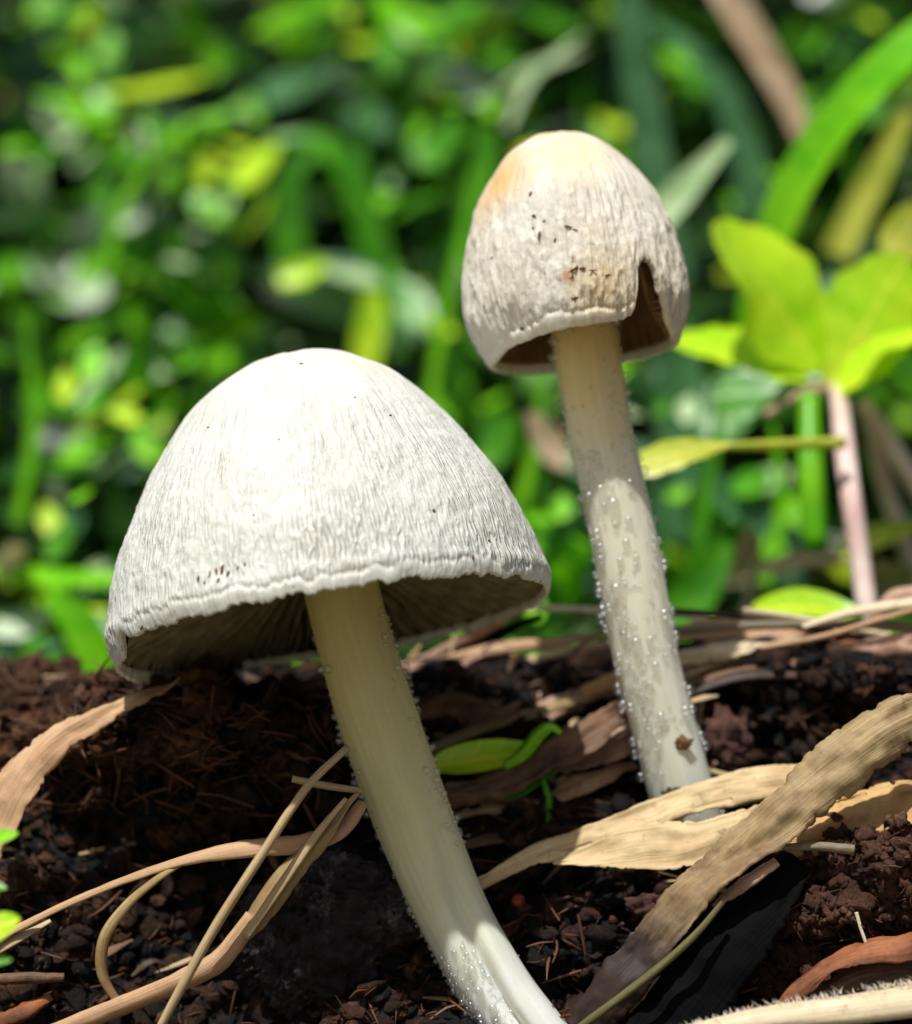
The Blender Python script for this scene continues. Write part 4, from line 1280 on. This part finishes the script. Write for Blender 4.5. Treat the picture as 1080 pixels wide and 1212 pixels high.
def pstem(parent, pts, rad, mat, name='stem', ny=14, nseg=8):
    k = pts[0][2] / D0
    for q in pts[1:]: lit_spot(P(*q), mat)
    return tube(name, [P(*q) for q in pts], [v * k for v in W(*rad)], mat, parent=parent, nseg=nseg, ny=ny, lump=0.02)


sdl = plant('seedling', 'glossy green seedling with curled sprout between the two stems', P(560, 915, 20.75), 'seedling')
leaf(sdl, (508, 905, 20.75), (655, 888, 20.8), 42, G['lime'], 0.04, (0, -0.8, 0.6), 0.4, -0.4, name='seed_leaf', nx=6, ny=20)
ribbon('sprout', [P(598, 908, 20.7), P(620, 892, 20.65), P(638, 870, 20.6), P(652, 861, 20.6), P(664, 868, 20.6)], W(10, 17, 18, 17, 5), G['bright'], (0, -.8, .6), parent=sdl, thick=0.02, cup=0.35, nx=4, ny=24)
pstem(sdl, [(648, 985, 20.6), (650, 950, 20.6), (642, 920, 20.65), (636, 900, 20.75)], (4, 5, 4, 3), G['mid'], 'stem')
leaf(sdl, (600, 945, 20.65), (662, 912, 20.7), 26, G['mid'], 0.1)
s2 = plant('seedling', 'tiny pale green leaf at the left edge under the broad tan leaf', P(-22, 1010, 17.2), 'seedling')
leaf(s2, (-22, 1000, 17.2), (22, 986, 17.2), 24, G['bright'], 0.1)
leaf(s2, (-20, 1048, 17.2), (8, 1052, 17.2), 14, G['mid'], 0.1)
s3 = plant('seedling', 'bright green leaf tip cut by the left edge low down', P(-28, 1125, 17.0), 'seedling')
leaf(s3, (-30, 1110, 17.0), (24, 1088, 17.0), 40, G['lime'], 0.1, (0, -0.7, 0.7))
pstem(s3, [(-60, 1500, 17.0), (-40, 1300, 17.0), (-28, 1112, 17.0)], (6, 6, 4), G['mid'], 'stem')
pstem(s2, [(-60, 1500, 17.3), (-50, 1250, 17.3), (-22, 1000, 17.2)], (5, 5, 3), G['mid'], 'stem')
leaf(s3, (-28, 1140, 17.0), (14, 1136, 17.0), 22, G['mid'], 0.1)

# the broad-leaved plant on the right
rp = plant('leafy_plant', 'lime leaved plant with pinkish white stalks right of the small cap', P(1028, 735, 24.0), 'plant')
DR = 26.0
leaf(rp, (972, 440, DR), (842, 268, DR - .8), 168, G['lime'], 0.10, (-0.2, -0.65, 0.75), 0.55, -0.08, 0.05, 5, nx=8, ny=36)
leaf(rp, (960, 440, DR), (790, 402, DR - .3), 96, G['lime'], 0.06, (0, -0.6, 0.8), 0.40, -0.08, 0.06, 5, nx=8, ny=30)
leaf(rp, (985, 455, DR + .6), (845, 470, DR + .8), 92, G['mid'], 0.04, (0, -0.8, 0.5), 0.5, -0.15, nx=8, ny=24)
leaf(rp, (985, 460, DR), (1075, 300, DR - .4), 128, G['lime'], 0.06, (0.0, -0.7, 0.7), 0.5, -0.08, 0.05, 5, nx=8, ny=36)
leaf(rp, (985, 465, DR - .2), (1110, 395, DR - 1.0), 96, G['lime'], 0.16, (0.0, -0.5, 0.85), 0.5, -0.08, 0.06, 4, nx=8, ny=30)
leaf(rp, (1000, 400, DR + .2), (1110, 330, DR + .4), 80, G['bright'], 0.1, (0.1, -0.7, 0.6), 0.5, -0.2, 0.05, 4, nx=8, ny=24)
leaf(rp, (1055, 420, DR), (1120, 480, DR - .3), 60, G['bright'], 0.1, (0.1, -0.7, 0.6), nx=6, ny=20)
leaf(rp, (1055, 310, DR + 1), (1100, 235, DR + 1), 60, G['yellow'], 0.05, (0.1, -0.8, 0.5), nx=6, ny=20)
pstem(rp, [(1030, 745, 23.6), (1018, 660, 23.9), (1004, 560, 24.2), (992, 460, DR)], (13, 13, 13, 11), G['stalk'], 'stalk')
pstem(rp, [(1095, 590, DR + .5), (1060, 535, DR + .5), (1020, 475, DR + .3)], (12, 12, 9), G['stalk'], 'stalk')
pstem(rp, [(1085, 680, DR + 1), (1050, 580, DR + .8), (1030, 490, DR + .3)], (11, 11, 9), G['stalk'], 'stalk')
pstem(rp, [(905, 492, DR - .3), (940, 470, DR - .2), (985, 458, DR)], (6, 8, 7), G['deadtan'], 'petiole')
pstem(rp, [(966, 650, DR - .9), (960, 560, DR - .7), (958, 470, DR - .3)], (15, 17, 12), G['bright'], 'stalk')

hz = plant('runner_shoot', 'yellow green shoot lying level behind the beaded stem', P(990, 540, 23.8), 'shoot')
pstem(hz, [(1000, 524, 23.9), (930, 526, 23.8), (840, 529, 23.6)], (8, 7, 4), G['yellow'], 'stem')
leaf(hz, (868, 525, 23.6), (742, 560, 23.4), 54, G['yellow'], 0.06, (0, -0.6, 0.8), 0.62, 0.1, 0.05, 4, nx=6, ny=24)

lw = plant('seedling', 'smooth oval lime leaf low behind the crest straws', P(950, 740, 23.3), 'seedling')
leaf(lw, (1020, 722, 23.3), (890, 718, 23.2), 56, G['lime'], 0.10, (0, -0.6, 0.8), 0.5, -0.5, nx=8, ny=20)
pstem(lw, [(1012, 760, 23.5), (1016, 738, 23.4), (1016, 722, 23.3)], (5, 5, 5), G['bright'], 'stem')

# ------------------------------------------------------------------ grass blades behind
_gi = [0]


def grass(label, pts, width, mat, face=(0, -0.85, 0.5), name='grass_blade', **kw):
    pp = [P(*q) for q in pts]
    for q in pp[1:]: lit_spot(q, mat)
    k = pts[0][2] / D0
    o = ribbon(name, pp, [v * k for v in W(*width)], mat, face, thick=0, seed=rnd.random() * 40, cup=kw.pop('cup', -0.3), nx=4, ny=kw.pop('ny', 26), **kw)
    return tag(o, label, 'grass blade', 'grass blades behind the mushrooms')


grass('broad bright green grass blade bending in from the top right corner', [(880, 420, 29), (912, 285, 28.5), (965, 175, 28), (1040, 85, 27.5), (1130, 10, 27.2)], (34, 50, 58, 60, 50), G['bright'], face=(-0.3, -0.8, 0.55), cup=-0.15)
grass('pale short grass blade touching the right side of the small cap', [(740, 300, 30), (800, 232, 30), (862, 165, 30)], (40, 42, 16), G['pale'])
grass('dull blue green upright blade above the small cap', [(800, 330, 34), (780, 220, 34), (760, 110, 34), (740, -20, 34)], (44, 46, 44, 36), G['teal'])
grass('dull grey green blade bending right of the small cap', [(900, 300, 36), (880, 170, 36), (840, 80, 36), (770, 20, 36)], (40, 42, 34, 16), G['teal'])
grass('dead tan blade slanting down from the top edge', [(840, -40, 33), (890, 40, 33), (930, 110, 33), (960, 190, 33)], (40, 44, 36, 14), G['deadtan'])
grass('olive yellow blade at the right edge under the bright green one', [(990, 300, 33), (1030, 220, 33), (1075, 130, 33)], (36, 34, 18), G['yellow'])
grass('dull green blade slanting under the level yellow green shoot', [(800, 545, 30), (880, 600, 30), (970, 655, 30)], (36, 42, 24), G['teal'])
grass('wide dull green blade behind the upper beaded stem', [(800, 640, 32), (800, 540, 32), (806, 440, 32), (790, 360, 32)], (52, 60, 56, 30), G['teal'])
grass('green upright blade left of the small cap', [(500, 560, 36), (530, 420, 36), (555, 280, 36), (580, 150, 36)], (44, 50, 46, 24), G['mid'])
grass('darker upright blade behind the small cap edge', [(600, 600, 38), (610, 480, 38), (600, 360, 38)], (60, 64, 40), G['deep'])
grass('arching green blade above the big cap', [(470, 420, 40), (445, 300, 40), (420, 210, 40), (375, 165, 40), (320, 165, 40)], (26, 34, 40, 42, 16), G['mid'], face=(0, -0.7, 0.7))
grass('upright green blade under the arching one', [(356, 345, 38), (342, 270, 38), (345, 205, 38), (372, 178, 38)], (34, 40, 38, 20), G['mid'])
grass('pale level grass tip above the big cap', [(374, 318, 37), (420, 326, 37), (482, 340, 36.5)], (22, 38, 20), G['pale'], face=(0, -0.5, 0.85))
grass('lime blade stub standing right above the big cap', [(430, 440, 36), (436, 400, 36), (446, 344, 36)], (32, 38, 30), G['lime'])
grass('small lime blade left of the pale level tip', [(330, 330, 37), (358, 322, 37), (386, 312, 37)], (24, 34, 14), G['lime'])
grass('bright green blade reaching the left rim of the big cap', [(-20, 672, 30), (50, 682, 29.5), (130, 686, 29), (190, 700, 29)], (40, 40, 34, 20), G['bright'], face=(0, -0.5, 0.85))
grass('lime leaf tip low at the left edge above the soil mound', [(-20, 800, 26), (20, 806, 26), (60, 800, 26)], (20, 24, 8), G['lime'])
grass('green blade falling behind the soil mound at the left', [(60, 700, 28), (95, 740, 28), (120, 800, 28)], (30, 46, 40), G['bright'])
grass('green blade between the stems above the crest straws', [(520, 800, 30), (600, 740, 30), (690, 690, 30)], (40, 60, 40), G['mid'])
grass('deep green blade behind the crest between the stems', [(600, 800, 32), (650, 700, 32), (680, 560, 32)], (60, 60, 30), G['deep'])
grass('mid green blade leaning right of the beaded stem above the crest', [(780, 760, 28), (830, 690, 28), (860, 640, 28)], (50, 56, 30), G['mid'])

for lb, pts_, w_, m_ in [
    ('thin lime grass blade rising left of the small cap', [(505, 520, 33), (520, 400, 33), (548, 270, 33), (560, 200, 33)], (12, 14, 12, 5), 'bright'),
    ('thin green grass blade crossing above the big cap summit', [(470, 400, 34), (452, 300, 34), (430, 190, 34), (440, 90, 34)], (12, 14, 12, 4), 'mid'),
    ('thin bright grass blade leaning between the cap and the beaded stem', [(600, 640, 31), (625, 560, 31), (640, 470, 31), (645, 430, 31)], (14, 16, 12, 5), 'bright'),
    ('thin upright grass blade right of the beaded stem', [(820, 690, 29), (832, 600, 29), (850, 500, 29), (846, 440, 29)], (16, 18, 14, 6), 'mid'),
    ('slim lime grass blade under the right hand leaves', [(905, 690, 29), (925, 600, 29), (915, 500, 29)], (14, 16, 6), 'bright'),
    ('thin arched grass blade in the upper left cluster', [(120, 330, 36), (150, 230, 36), (215, 150, 36), (280, 130, 36)], (12, 14, 12, 4), 'bright'),
    ('thin pale grass blade beside the pale leaf at the top', [(600, 150, 36), (630, 90, 36), (690, 40, 36)], (10, 12, 4), 'pale'),
    ('thin green grass blade by the left edge', [(20, 620, 33), (40, 500, 33), (30, 380, 33)], (14, 16, 5), 'bright')]:
    grass(lb, pts_, w_, G[m_])

# ------------------------------------------------------------------ weeds behind, each with its own stem and leaves
SMALL = []


def weed(label, stem_pts, leaves, mat_stem='mid', group='weeds behind the mushrooms', name='leafy_weed', rad=5):
    d = stem_pts[0][2]
    e = plant(name, label, P(*stem_pts[0]), 'weed', group)
    pstem(e, stem_pts, [rad, rad * .9, rad * .6], G[mat_stem])
    for (px, py, l, ang, w, mk) in leaves:
        a = R(ang)
        dx, dy = math.cos(a) * l / 2, -math.sin(a) * l / 2
        dz = rnd.uniform(-.5, .5)
        lit = mk in _LIT
        fc = (-.13 + rnd.uniform(-.15, .15), -.55 + rnd.uniform(-.15, .15), .8) if lit else (rnd.uniform(-.45, .35), rnd.uniform(-.8, -.4), rnd.uniform(.4, .9))
        gk = 1.22 if lit else 1.1
        SMALL.append((e, px, py, d))
        leaf(e, (px - dx * gk, py - dy * gk, d + dz), (px + dx * gk, py + dy * gk, d - dz - rnd.uniform(0, .8)), w * gk, G[mk], rnd.uniform(.02, .12), fc, rnd.uniform(.38, .55))
    return e


weed('weed with bright small leaves and pale tips at the upper left', [(180, 420, 40), (175, 260, 39), (160, 110, 38)],
     [(85, 128, 84, 160, 44, 'bright'), (188, 98, 96, 8, 46, 'lime'), (166, 150, 64, 80, 44, 'pale'), (246, 150, 74, 35, 36, 'bright'), (108, 168, 60, 200, 40, 'mid'), (132, 192, 64, 10, 40, 'mid'),
      (196, 206, 44, 60, 36, 'pale'), (300, 196, 70, 45, 36, 'lime'), (268, 226, 40, 80, 34, 'pale'), (155, 255, 50, 20, 46, 'grey'), (220, 190, 60, 120, 40, 'mid'), (150, 300, 80, 190, 50, 'mid'), (215, 290, 80, -20, 50, 'deep')])  # one grey leaf here paints a round white highlight
weed('weed with grey white upturned leaves at the left edge', [(60, 480, 42), (55, 340, 42), (30, 190, 41)],
     [(78, 330, 84, 150, 60, 'grey'), (28, 210, 74, 120, 46, 'grey'), (14, 320, 70, 200, 50, 'mid'), (100, 400, 80, 20, 50, 'mid'), (20, 150, 60, 80, 34, 'deep')])
weed('weed with large dim grey green leaf at the top', [(300, 240, 46), (310, 150, 46), (300, 60, 45)],
     [(345, 96, 120, 22, 60, 'teal'), (420, 130, 100, -40, 54, 'teal'), (270, 60, 80, 150, 50, 'deep'), (360, 10, 90, 10, 50, 'mid'), (440, 60, 80, 80, 44, 'deep')])
weed('weed with a pale leaf catching light above the small cap', [(500, 300, 40), (540, 190, 39), (585, 120, 38)],
     [(626, 84, 116, 22, 44, 'pale'), (640, 110, 80, 10, 34, 'mid'), (560, 150, 70, 210, 36, 'mid'), (545, 95, 80, 150, 40, 'deep'), (520, 170, 70, 60, 46, 'mid'), (500, 240, 70, 20, 40, 'mid')])
weed('weed of round pale leaves along the top edge', [(470, 180, 44), (490, 90, 44), (500, -10, 44)],
     [(500, 78, 46, 90, 38, 'pale'), (528, 32, 56, 20, 40, 'mid'), (470, 20, 70, 130, 36, 'bright'), (340, 20, 80, 20, 46, 'bright'), (545, 10, 60, 30, 44, 'mid'), (460, 60, 60, 270, 34, 'mid')])
weed('weed with a shining leaf and yellow green tip left of the big cap', [(140, 700, 34), (135, 560, 34), (120, 420, 33.5)],
     [(116, 446, 76, 50, 44, 'pale'), (126, 482, 84, 30, 36, 'lime'), (134, 546, 66, 40, 52, 'pale'), (78, 618, 60, 55, 42, 'teal'), (100, 530, 60, 200, 40, 'bright'), (160, 430, 70, 80, 50, 'mid'), (180, 500, 70, 40, 40, 'mid'), (60, 470, 70, 170, 44, 'mid'), (40, 560, 90, 190, 50, 'deep')])
weed('low weed with grey green leaves beside the big cap rim', [(60, 800, 30), (50, 760, 30), (40, 700, 30)],
     [(24, 735, 66, 20, 50, 'grey'), (100, 750, 70, 40, 52, 'mid'), (70, 640, 50, 60, 30, 'mid'), (10, 668, 50, 80, 36, 'deadtan'), (110, 780, 60, 100, 40, 'bright'), (30, 770, 80, 10, 40, 'teal'), (95, 715, 80, 0, 40, 'deep')])
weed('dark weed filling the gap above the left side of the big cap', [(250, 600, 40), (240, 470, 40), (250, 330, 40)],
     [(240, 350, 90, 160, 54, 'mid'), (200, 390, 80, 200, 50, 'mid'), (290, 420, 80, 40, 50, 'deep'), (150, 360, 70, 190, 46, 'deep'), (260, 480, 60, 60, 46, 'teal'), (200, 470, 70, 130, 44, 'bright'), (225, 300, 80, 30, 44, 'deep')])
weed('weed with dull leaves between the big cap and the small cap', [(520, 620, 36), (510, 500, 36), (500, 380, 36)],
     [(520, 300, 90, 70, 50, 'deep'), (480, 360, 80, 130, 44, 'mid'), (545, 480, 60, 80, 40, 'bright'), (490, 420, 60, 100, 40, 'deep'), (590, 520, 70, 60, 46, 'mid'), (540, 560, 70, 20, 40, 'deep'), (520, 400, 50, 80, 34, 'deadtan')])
weed('weed with a cream dead leaf behind the beaded stem', [(640, 700, 30), (640, 600, 30), (650, 480, 30)],
     [(648, 520, 76, 125, 40, 'deadtan'), (600, 620, 60, 40, 44, 'mid'), (690, 440, 60, 60, 40, 'deep'), (620, 690, 70, 150, 50, 'bright'), (680, 660, 50, 60, 40, 'mid')])
weed('weed with soft round leaves low between the stems', [(600, 800, 30), (610, 750, 30), (640, 690, 30)],
     [(690, 748, 44, 30, 38, 'pale'), (668, 690, 44, 100, 40, 'bright'), (560, 740, 60, 160, 50, 'bright'), (620, 760, 80, 20, 50, 'mid'), (510, 760, 60, 120, 40, 'mid'), (630, 640, 60, 70, 50, 'mid')])
weed('weed with a round white green leaf under the lime leaved plant', [(900, 720, 32), (905, 640, 32), (900, 560, 32)],
     [(904, 566, 54, 20, 48, 'pale'), (846, 620, 80, 110, 60, 'mid'), (840, 560, 70, 160, 50, 'teal'), (930, 620, 70, 60, 46, 'bright'), (880, 680, 60, 10, 40, 'deadtan'), (860, 480, 90, 80, 60, 'mid'), (760, 460, 54, 80, 44, 'teal')])
weed('leafy weed in the dark top right corner', [(1030, 330, 42), (1010, 200, 42), (990, 60, 42)],
     [(1072, 130, 60, 60, 40, 'grey'), (975, 120, 70, 60, 34, 'mid'), (1020, 40, 100, 30, 50, 'deep'), (940, 60, 80, 140, 50, 'deep'), (890, 260, 90, 60, 54, 'deep'), (1000, 270, 80, 70, 44, 'mid'), (1060, 240, 80, 90, 40, 'deep')])
weed('weed with dull leaves above the small cap', [(700, 260, 44), (690, 140, 44), (700, 20, 44)],
     [(700, 30, 100, 20, 60, 'deep'), (650, 20, 80, 160, 50, 'mid'), (740, 90, 90, 70, 50, 'deep'), (720, 150, 80, 60, 50, 'mid'), (800, 60, 90, -30, 50, 'deep')])
weed('weed with dim leaves in the top left corner', [(110, 140, 48), (105, 60, 48), (100, -20, 48)],
     [(90, 20, 90, 20, 50, 'mid'), (150, 40, 80, 150, 46, 'deep'), (30, 60, 90, 60, 50, 'deep'), (60, 95, 80, 20, 46, 'teal'), (210, 20, 80, 30, 44, 'mid'), (270, 10, 60, 60, 40, 'deep')])
weed('reddish brown dead stems low behind the crest at the right', [(880, 740, 27), (890, 690, 27), (900, 640, 27)],
     [(880, 655, 60, 80, 36, 'deadtan'), (1055, 690, 60, 120, 46, 'deadtan'), (960, 670, 120, 5, 24, 'deadtan'), (1040, 640, 90, 20, 36, 'yellow')], mat_stem='deadtan', name='dead_weed')


# every weed carries smaller young leaves; the pale ones also paint blurred glints
_rw = random.Random(77)
for (e, px, py, d) in list(SMALL):
    if e.name.startswith('dead'): continue
    for _ in range(3 if px < 330 else 2):
        qx, qy = px + _rw.gauss(0, 40), py + _rw.gauss(0, 38)
        l, an = _rw.uniform(24, 52), _rw.uniform(0, 6.283)
        dx, dy = math.cos(an) * l / 2, math.sin(an) * l / 2
        dd = d + _rw.uniform(-2.0, 1.5)
        mk = _rw.choice(['bright', 'bright', 'lime', 'mid', 'mid', 'pale', 'bright'])
        _claim[0] = _rw.random() < 0.3
        leaf(e, (qx - dx, qy - dy, dd), (qx + dx, qy + dy, dd - _rw.uniform(-.4, .6)), l * _rw.uniform(.55, .85), G[mk], 0.06, (-.13 + _rw.gauss(0, .2), -.55 + _rw.gauss(0, .2), .8), nx=2, ny=6)


_claim[0] = True
# ------------------------------------------------------------------ the mass of undergrowth on the bank behind
def undergrowth(name, label, n, mats, xr, dr, seed, lmin, lmax, hmax, thr):
    r_ = random.Random(seed)
    T_ = np.array(SUNLIT)                       # room is left round the leaves that stand in the sun
    VD_ = T_ - np.array([0, -D0, CAMZ]); VL_ = np.linalg.norm(VD_, axis=1); VD_ = VD_ / VL_[:, None]
    buf = {m: [[], [], 0] for m in mats}
    k = 0
    while k < n:
        d = r_.uniform(*dr)
        x = r_.uniform(-1, 1) * (xr[0] + d * xr[1])
        if vnoise(x * 0.17, d * 0.12, seed) < thr and r_.random() < 0.8: continue
        g = float(terrain(x, d))
        z = g + hmax * r_.random() ** 1.5
        cl = vnoise(x * 0.22, d * 0.2, z * 0.22 + seed)
        if cl < -0.15 and r_.random() < 0.75: continue
        l = r_.uniform(lmin, lmax)
        th = r_.uniform(0, 6.283)
        p = Vector((x, d - D0, z))
        v = np.array(p) - T_
        al = v @ np.array(sd)
        if ((np.linalg.norm(v - al[:, None] * np.array(sd), axis=1) < 0.45 + l * 0.3) & (al > 0.2)).any(): k += 1; continue
        dc = np.array(p) - np.array([0, -D0, CAMZ])
        tt_ = (dc @ VD_.T)
        if ((np.linalg.norm(dc[None] - tt_[:, None] * VD_, axis=1) < 0.35 + l * 0.25) & (tt_ < VL_ - 0.3)).any(): k += 1; continue
        dirv = Vector((math.cos(th), math.sin(th), r_.uniform(-.7, .5))).normalized()
        nh = Vector((r_.gauss(0, .4), r_.gauss(-.35, .4), 1)).normalized()
        sd_ = dirv.cross(nh).normalized()
        nn = sd_.cross(dirv)
        w = l * r_.uniform(.4, .75)
        b = buf[mats[int(min(len(mats) - 1, max(0, (vnoise(x * .3, d * .3, z * .3 + 9) * .5 + .5 + r_.uniform(-.3, .3)) * len(mats))))]]
        n0 = b[2]
        cs = [p, p + dirv * l * .33 + sd_ * w * .5 - nn * l * .03, p + dirv * l * .36 + nn * l * .1, p + dirv * l * .33 - sd_ * w * .5 - nn * l * .03,
              p + dirv * l * .7 + sd_ * w * .36, p + dirv * l * .72 + nn * l * .08, p + dirv * l * .7 - sd_ * w * .36, p + dirv * l - nn * l * .06]
        b[0] += [tuple(q) for q in cs]
        b[1] += [(n0, n0 + 1, n0 + 2), (n0, n0 + 2, n0 + 3), (n0 + 1, n0 + 4, n0 + 5, n0 + 2), (n0 + 2, n0 + 5, n0 + 6, n0 + 3), (n0 + 4, n0 + 7, n0 + 5), (n0 + 5, n0 + 7, n0 + 6)]
        b[2] += 8
        k += 1
    verts, faces, mi = [], [], []
    for i, m in enumerate(mats):
        o0 = len(verts)
        verts += buf[m][0]
        faces += [tuple(q + o0 for q in f) for f in buf[m][1]]
        mi += [i] * len(buf[m][1])
    me = raw_mesh(name, verts, faces)
    for m in mats: me.materials.append(G[m])
    me.polygons.foreach_set('material_index', mi)
    o = new_obj(name, me)
    return tag(o, label, kind='stuff')


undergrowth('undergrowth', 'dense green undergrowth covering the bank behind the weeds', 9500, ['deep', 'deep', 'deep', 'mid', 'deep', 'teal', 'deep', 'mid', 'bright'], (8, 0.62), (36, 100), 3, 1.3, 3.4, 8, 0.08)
undergrowth('undergrowth', 'small bright leaves painting sunlit glints through the undergrowth', 700, ['bright', 'lime', 'mid', 'pale', 'bright', 'grey', 'lime'], (5, 0.30), (36, 80), 12, 0.5, 1.2, 9, 0.05)  # bright leaf colours stand in for blurred highlights
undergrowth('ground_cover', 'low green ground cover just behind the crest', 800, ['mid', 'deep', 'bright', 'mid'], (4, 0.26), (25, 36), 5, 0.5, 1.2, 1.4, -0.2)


# ------------------------------------------------------------------ unseen bough, added to dapple the weeds, with gaps for sunlit leaves
bough = empty('shade_bough', (-22, 30, 34))
tag(bough, 'unseen leafy bough added to shade the weeds from above', 'bough')
tube('limb', [(-60, 34, 20), (-30, 30, 33), (0, 29, 35), (26, 33, 36)], [1.2, 0.9, 0.6, 0.2], M['brown'], parent=bough, nseg=10, ny=40)
for q in ([(-24, 30, 34), (-16, 42, 38), (-10, 58, 46)], [(-4, 29, 35), (4, 42, 40), (8, 60, 50)], [(-14, 29, 34.5), (-13, 22, 31), (-9, 16, 29)], [(10, 30, 35.5), (16, 22, 32), (20, 17, 29)]):
    tube('branch', q, [0.45, 0.3, 0.12], M['brown'], parent=bough, nseg=8, ny=20)
_r = random.Random(23)
_T = np.array(SUNLIT)
_sd3 = np.array(sd)
_bv, _bf = [], []
for _i in range(4300):
    x, y = _r.uniform(-46, 46), _r.uniform(8, 78)
    z = 26 + 0.36 * max(0, y - 14) + _r.uniform(-1, 5)
    if vnoise(x * 0.13, y * 0.13, 4.4) + 0.5 * vnoise(x * 0.3, y * 0.3, 8.4) < -0.22: continue
    l = _r.uniform(2.2, 4.2)
    c = np.array([x, y, z])
    v = c - _T
    perp = v - (v @ _sd3)[:, None] * _sd3
    if (np.linalg.norm(perp, axis=1) < 1.0 + l * 0.35).any(): continue
    th = _r.uniform(0, 6.283)
    dv = Vector((math.cos(th), math.sin(th), _r.uniform(-.5, .2))).normalized()
    s_ = dv.cross(Vector((_r.gauss(0, .3), _r.gauss(0, .3), 1))).normalized()
    p0 = Vector(c) - dv * l * .5
    n0 = len(_bv)
    w = l * 0.5
    _bv += [tuple(p0), tuple(p0 + dv * l * .35 + s_ * w * .5), tuple(p0 + dv * l * .35 - s_ * w * .5), tuple(p0 + dv * l * .7 + s_ * w * .38), tuple(p0 + dv * l * .7 - s_ * w * .38), tuple(p0 + dv * l)]
    _bf += [(n0, n0 + 1, n0 + 2), (n0 + 1, n0 + 3, n0 + 4, n0 + 2), (n0 + 3, n0 + 5, n0 + 4)]
cr = new_obj('crown', raw_mesh('crown', np.array(_bv) - np.array(bough.location), _bf), G['deep'], bough, smooth=False)
cr['kind'] = 'stuff'
